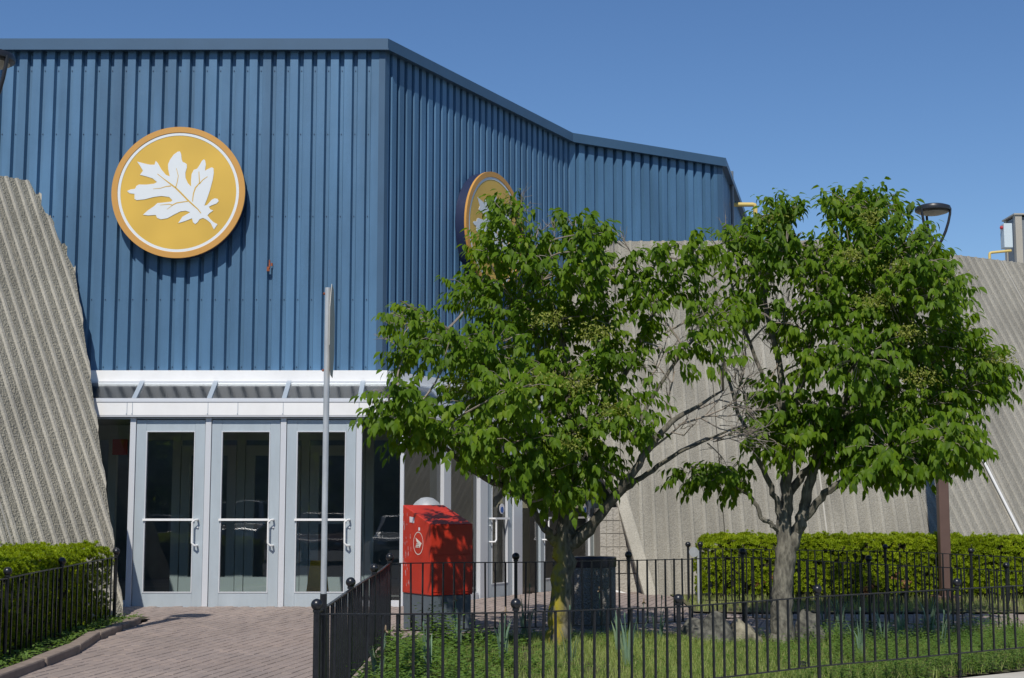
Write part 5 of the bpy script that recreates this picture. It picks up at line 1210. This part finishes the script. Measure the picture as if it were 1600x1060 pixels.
rock(1160, 968, 15.7, .42, .32, .25, M['rockpale'], 'pale sunlit rock between the dark rock and forked trunk', 2)
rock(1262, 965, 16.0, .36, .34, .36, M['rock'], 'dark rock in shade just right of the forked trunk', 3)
rock(1386, 955, 16.5, .15, .14, .16, M['rock'], 'small grey stone standing on the dark edging', 4)
def edge_stone(px0, px1, Y, label, h=.10):
    a, b = at(px0, 960, Y), at(px1, 960, Y); mb = MB()
    mb.hexa([Vector((x, y, g(x, y)-.02)) for x, y in ((a.x,Y-.1),(b.x,Y-.1),(b.x,Y+.12),(a.x,Y+.12))], [Vector((x, y, g(x, y)+h+random.uniform(-.01,.01))) for x, y in ((a.x,Y-.1),(b.x,Y-.1),(b.x,Y+.12),(a.x,Y+.12))])
    tag(mb.build('edging_stone', M['stone'], bevel=.03), label, 'edging stone', 'dark stones edging the bed')
edge_stone(1292, 1428, 16.5, 'long flat dark stone edging the bed right of the forked trunk')
edge_stone(745, 862, 15.0, 'flat dark stone edging the bed left of the lichen trunk', .07)
edge_stone(905, 1060, 15.45, 'flat dark stone edging the bed below the round bin', .07)

# ================================================================== ACROSS THE LOT (what the door glass mirrors)
def car(label, x, y, paint, s=1.0, suv=False):
    gz = g(x, y); root = thing('parked_car', label, 'car', (x, y, gz), 'cars parked across the lot')
    H = 1.72*s if suv else 1.46*s; wd = .92*s; hood = .98*s if suv else .80*s
    # side profile along length, nose towards the building (+y)
    prof = [(2.2,.38),(2.25,.62),(2.1,hood-.06),(1.05,hood+.06),(.35,H-.04),(-1.4,H),(-2.05,hood+.12),(-2.2,.65),(-2.15,.36)]
    mb = MB(); nl = len(prof); V_ = []
    for sx, sh in ((-1, 0), (-.86, 1), (.86, 1), (1, 0)):
        for yy, zz in prof:
            top = max(0, (zz-hood)/(H-hood)); V_.append((x+sx*wd*(1-.18*top), y+yy*(1 if sh else .985), gz+zz*(1 if sh or top <= 0 else .985)))
    fs = [tuple(range(nl)), tuple(range(4*nl-1, 3*nl-1, -1))]+[(k*nl+i, k*nl+(i+1)%nl, (k+1)*nl+(i+1)%nl, (k+1)*nl+i) for k in range(3) for i in range(nl)]
    mb.add(V_, fs); body = mb.build('body', paint, root, bevel=.04)
    def strip(nm, a, b, wa, wb, m, out=.006):
        mb = MB(); n_ = Vector((0, b[1]-a[1], -(b[0]-a[0]))).normalized(); n_ = n_ if n_.y > 0 else -n_
        q = [Vector((x-wa, y+a[0], gz+a[1])), Vector((x+wa, y+a[0], gz+a[1])), Vector((x+wb, y+b[0], gz+b[1])), Vector((x-wb, y+b[0], gz+b[1]))]; mb.add([p+n_*out for p in q], [(0,1,2,3)]); mb.build(nm, m, root)
    strip('windscreen', (1.0, hood+.09), (.40, H-.08), wd*.84, wd*.70, M['carglass'], .03)
    for sg in (-1, 1):
        mb = MB(); mb.ball((x+sg*wd*.68, y+2.14, gz+hood-.24), .13, 10, 6, (1.2,1,.6)); mb.build('headlight', M['headlight'], root, smooth=True)
        for yy in (1.35, -1.35):
            mb = MB(); mb.lathe([(.18,-.1),(.33,-.1),(.33,.1),(.18,.1)], (x+sg*wd*.92, y+yy, gz+.33), 20, Matrix.Rotation(R(90), 3, 'Y')); mb.build('wheel', M['tyre'], root, smooth=True)
        mb = MB(); mb.hexa([Vector((x+sg*(wd+.004), y+yy, gz+hood+.04)) for yy in (.85,-1.75)]+[Vector((x+sg*wd*.84, y+yy, gz+H-.1)) for yy in (-1.4,.35)], [Vector((x+sg*(wd-.02), y+yy, gz+hood+.04)) for yy in (.85,-1.75)]+[Vector((x+sg*wd*.82, y+yy, gz+H-.1)) for yy in (-1.4,.35)]); mb.build('side_window', M['carglass'], root)
    mb = MB(); mb.box((x-.5*s, y+2.19, gz+.5), (x+.5*s, y+2.275, gz+.66)); mb.build('grille', M['lampm'], root)
car('silver SUV parked across the lot, second from the left', -8.4, -7.0, M['carsilver'], 1.08, True)
car('dark red car parked across the lot between two silver ones', -5.7, -7.2, M['carred'])
car('low silver car parked across the lot beside the dark red one', -3.2, -6.8, M['carsilver'])
car('dark blue car parked at the left end across the lot', -11.1, -7.1, M['carblue'])
random.seed(31); PO, SZ = [], []; tk = MB()
for k in range(44):
    x = -60+(k % 22)*5.0+U(-1.5, 1.5); y = (-40 if k < 22 else -58)+U(-6, 6); h = U(7.5, 13); cr_ = U(2.6, 4.0); gz = g(x, y)
    tk.tube([(x, y, gz-.2), (x+.1, y, gz+h*.5), (x, y, gz+h*.85)], [.28, .2, .08], 7)
    m_ = 2600; d_ = rng.normal(size=(m_, 3)); d_ = d_/np.linalg.norm(d_, axis=1, keepdims=True)*rng.random((m_, 1))**.4
    lump = 1+.3*np.sin(d_[:, :1]*5+k)*np.sin(d_[:, 2:]*6+k)
    PO.append(np.array((x, y, gz+h*.48))+d_*lump*np.array((cr_, cr_, h*.52))); SZ.append(np.full(m_, 1.0))
PO = np.concatenate(PO); n = len(PO); X, Yv, Z = frames(rand_dirs(n), rand_dirs(n)+np.array((0,.2,.8))); L = Leaves(); L.add(*scatter(LEAF_V, LEAF_F, PO, X, Yv, Z, rng.uniform(.5, .95, n), rng.random(n)))
ft = L.build('far_trees', M['leaf']); tag(ft, kind='stuff'); tko = tk.build('trunks', bk2, None); tko.parent = ft; tag(tko, kind='stuff')
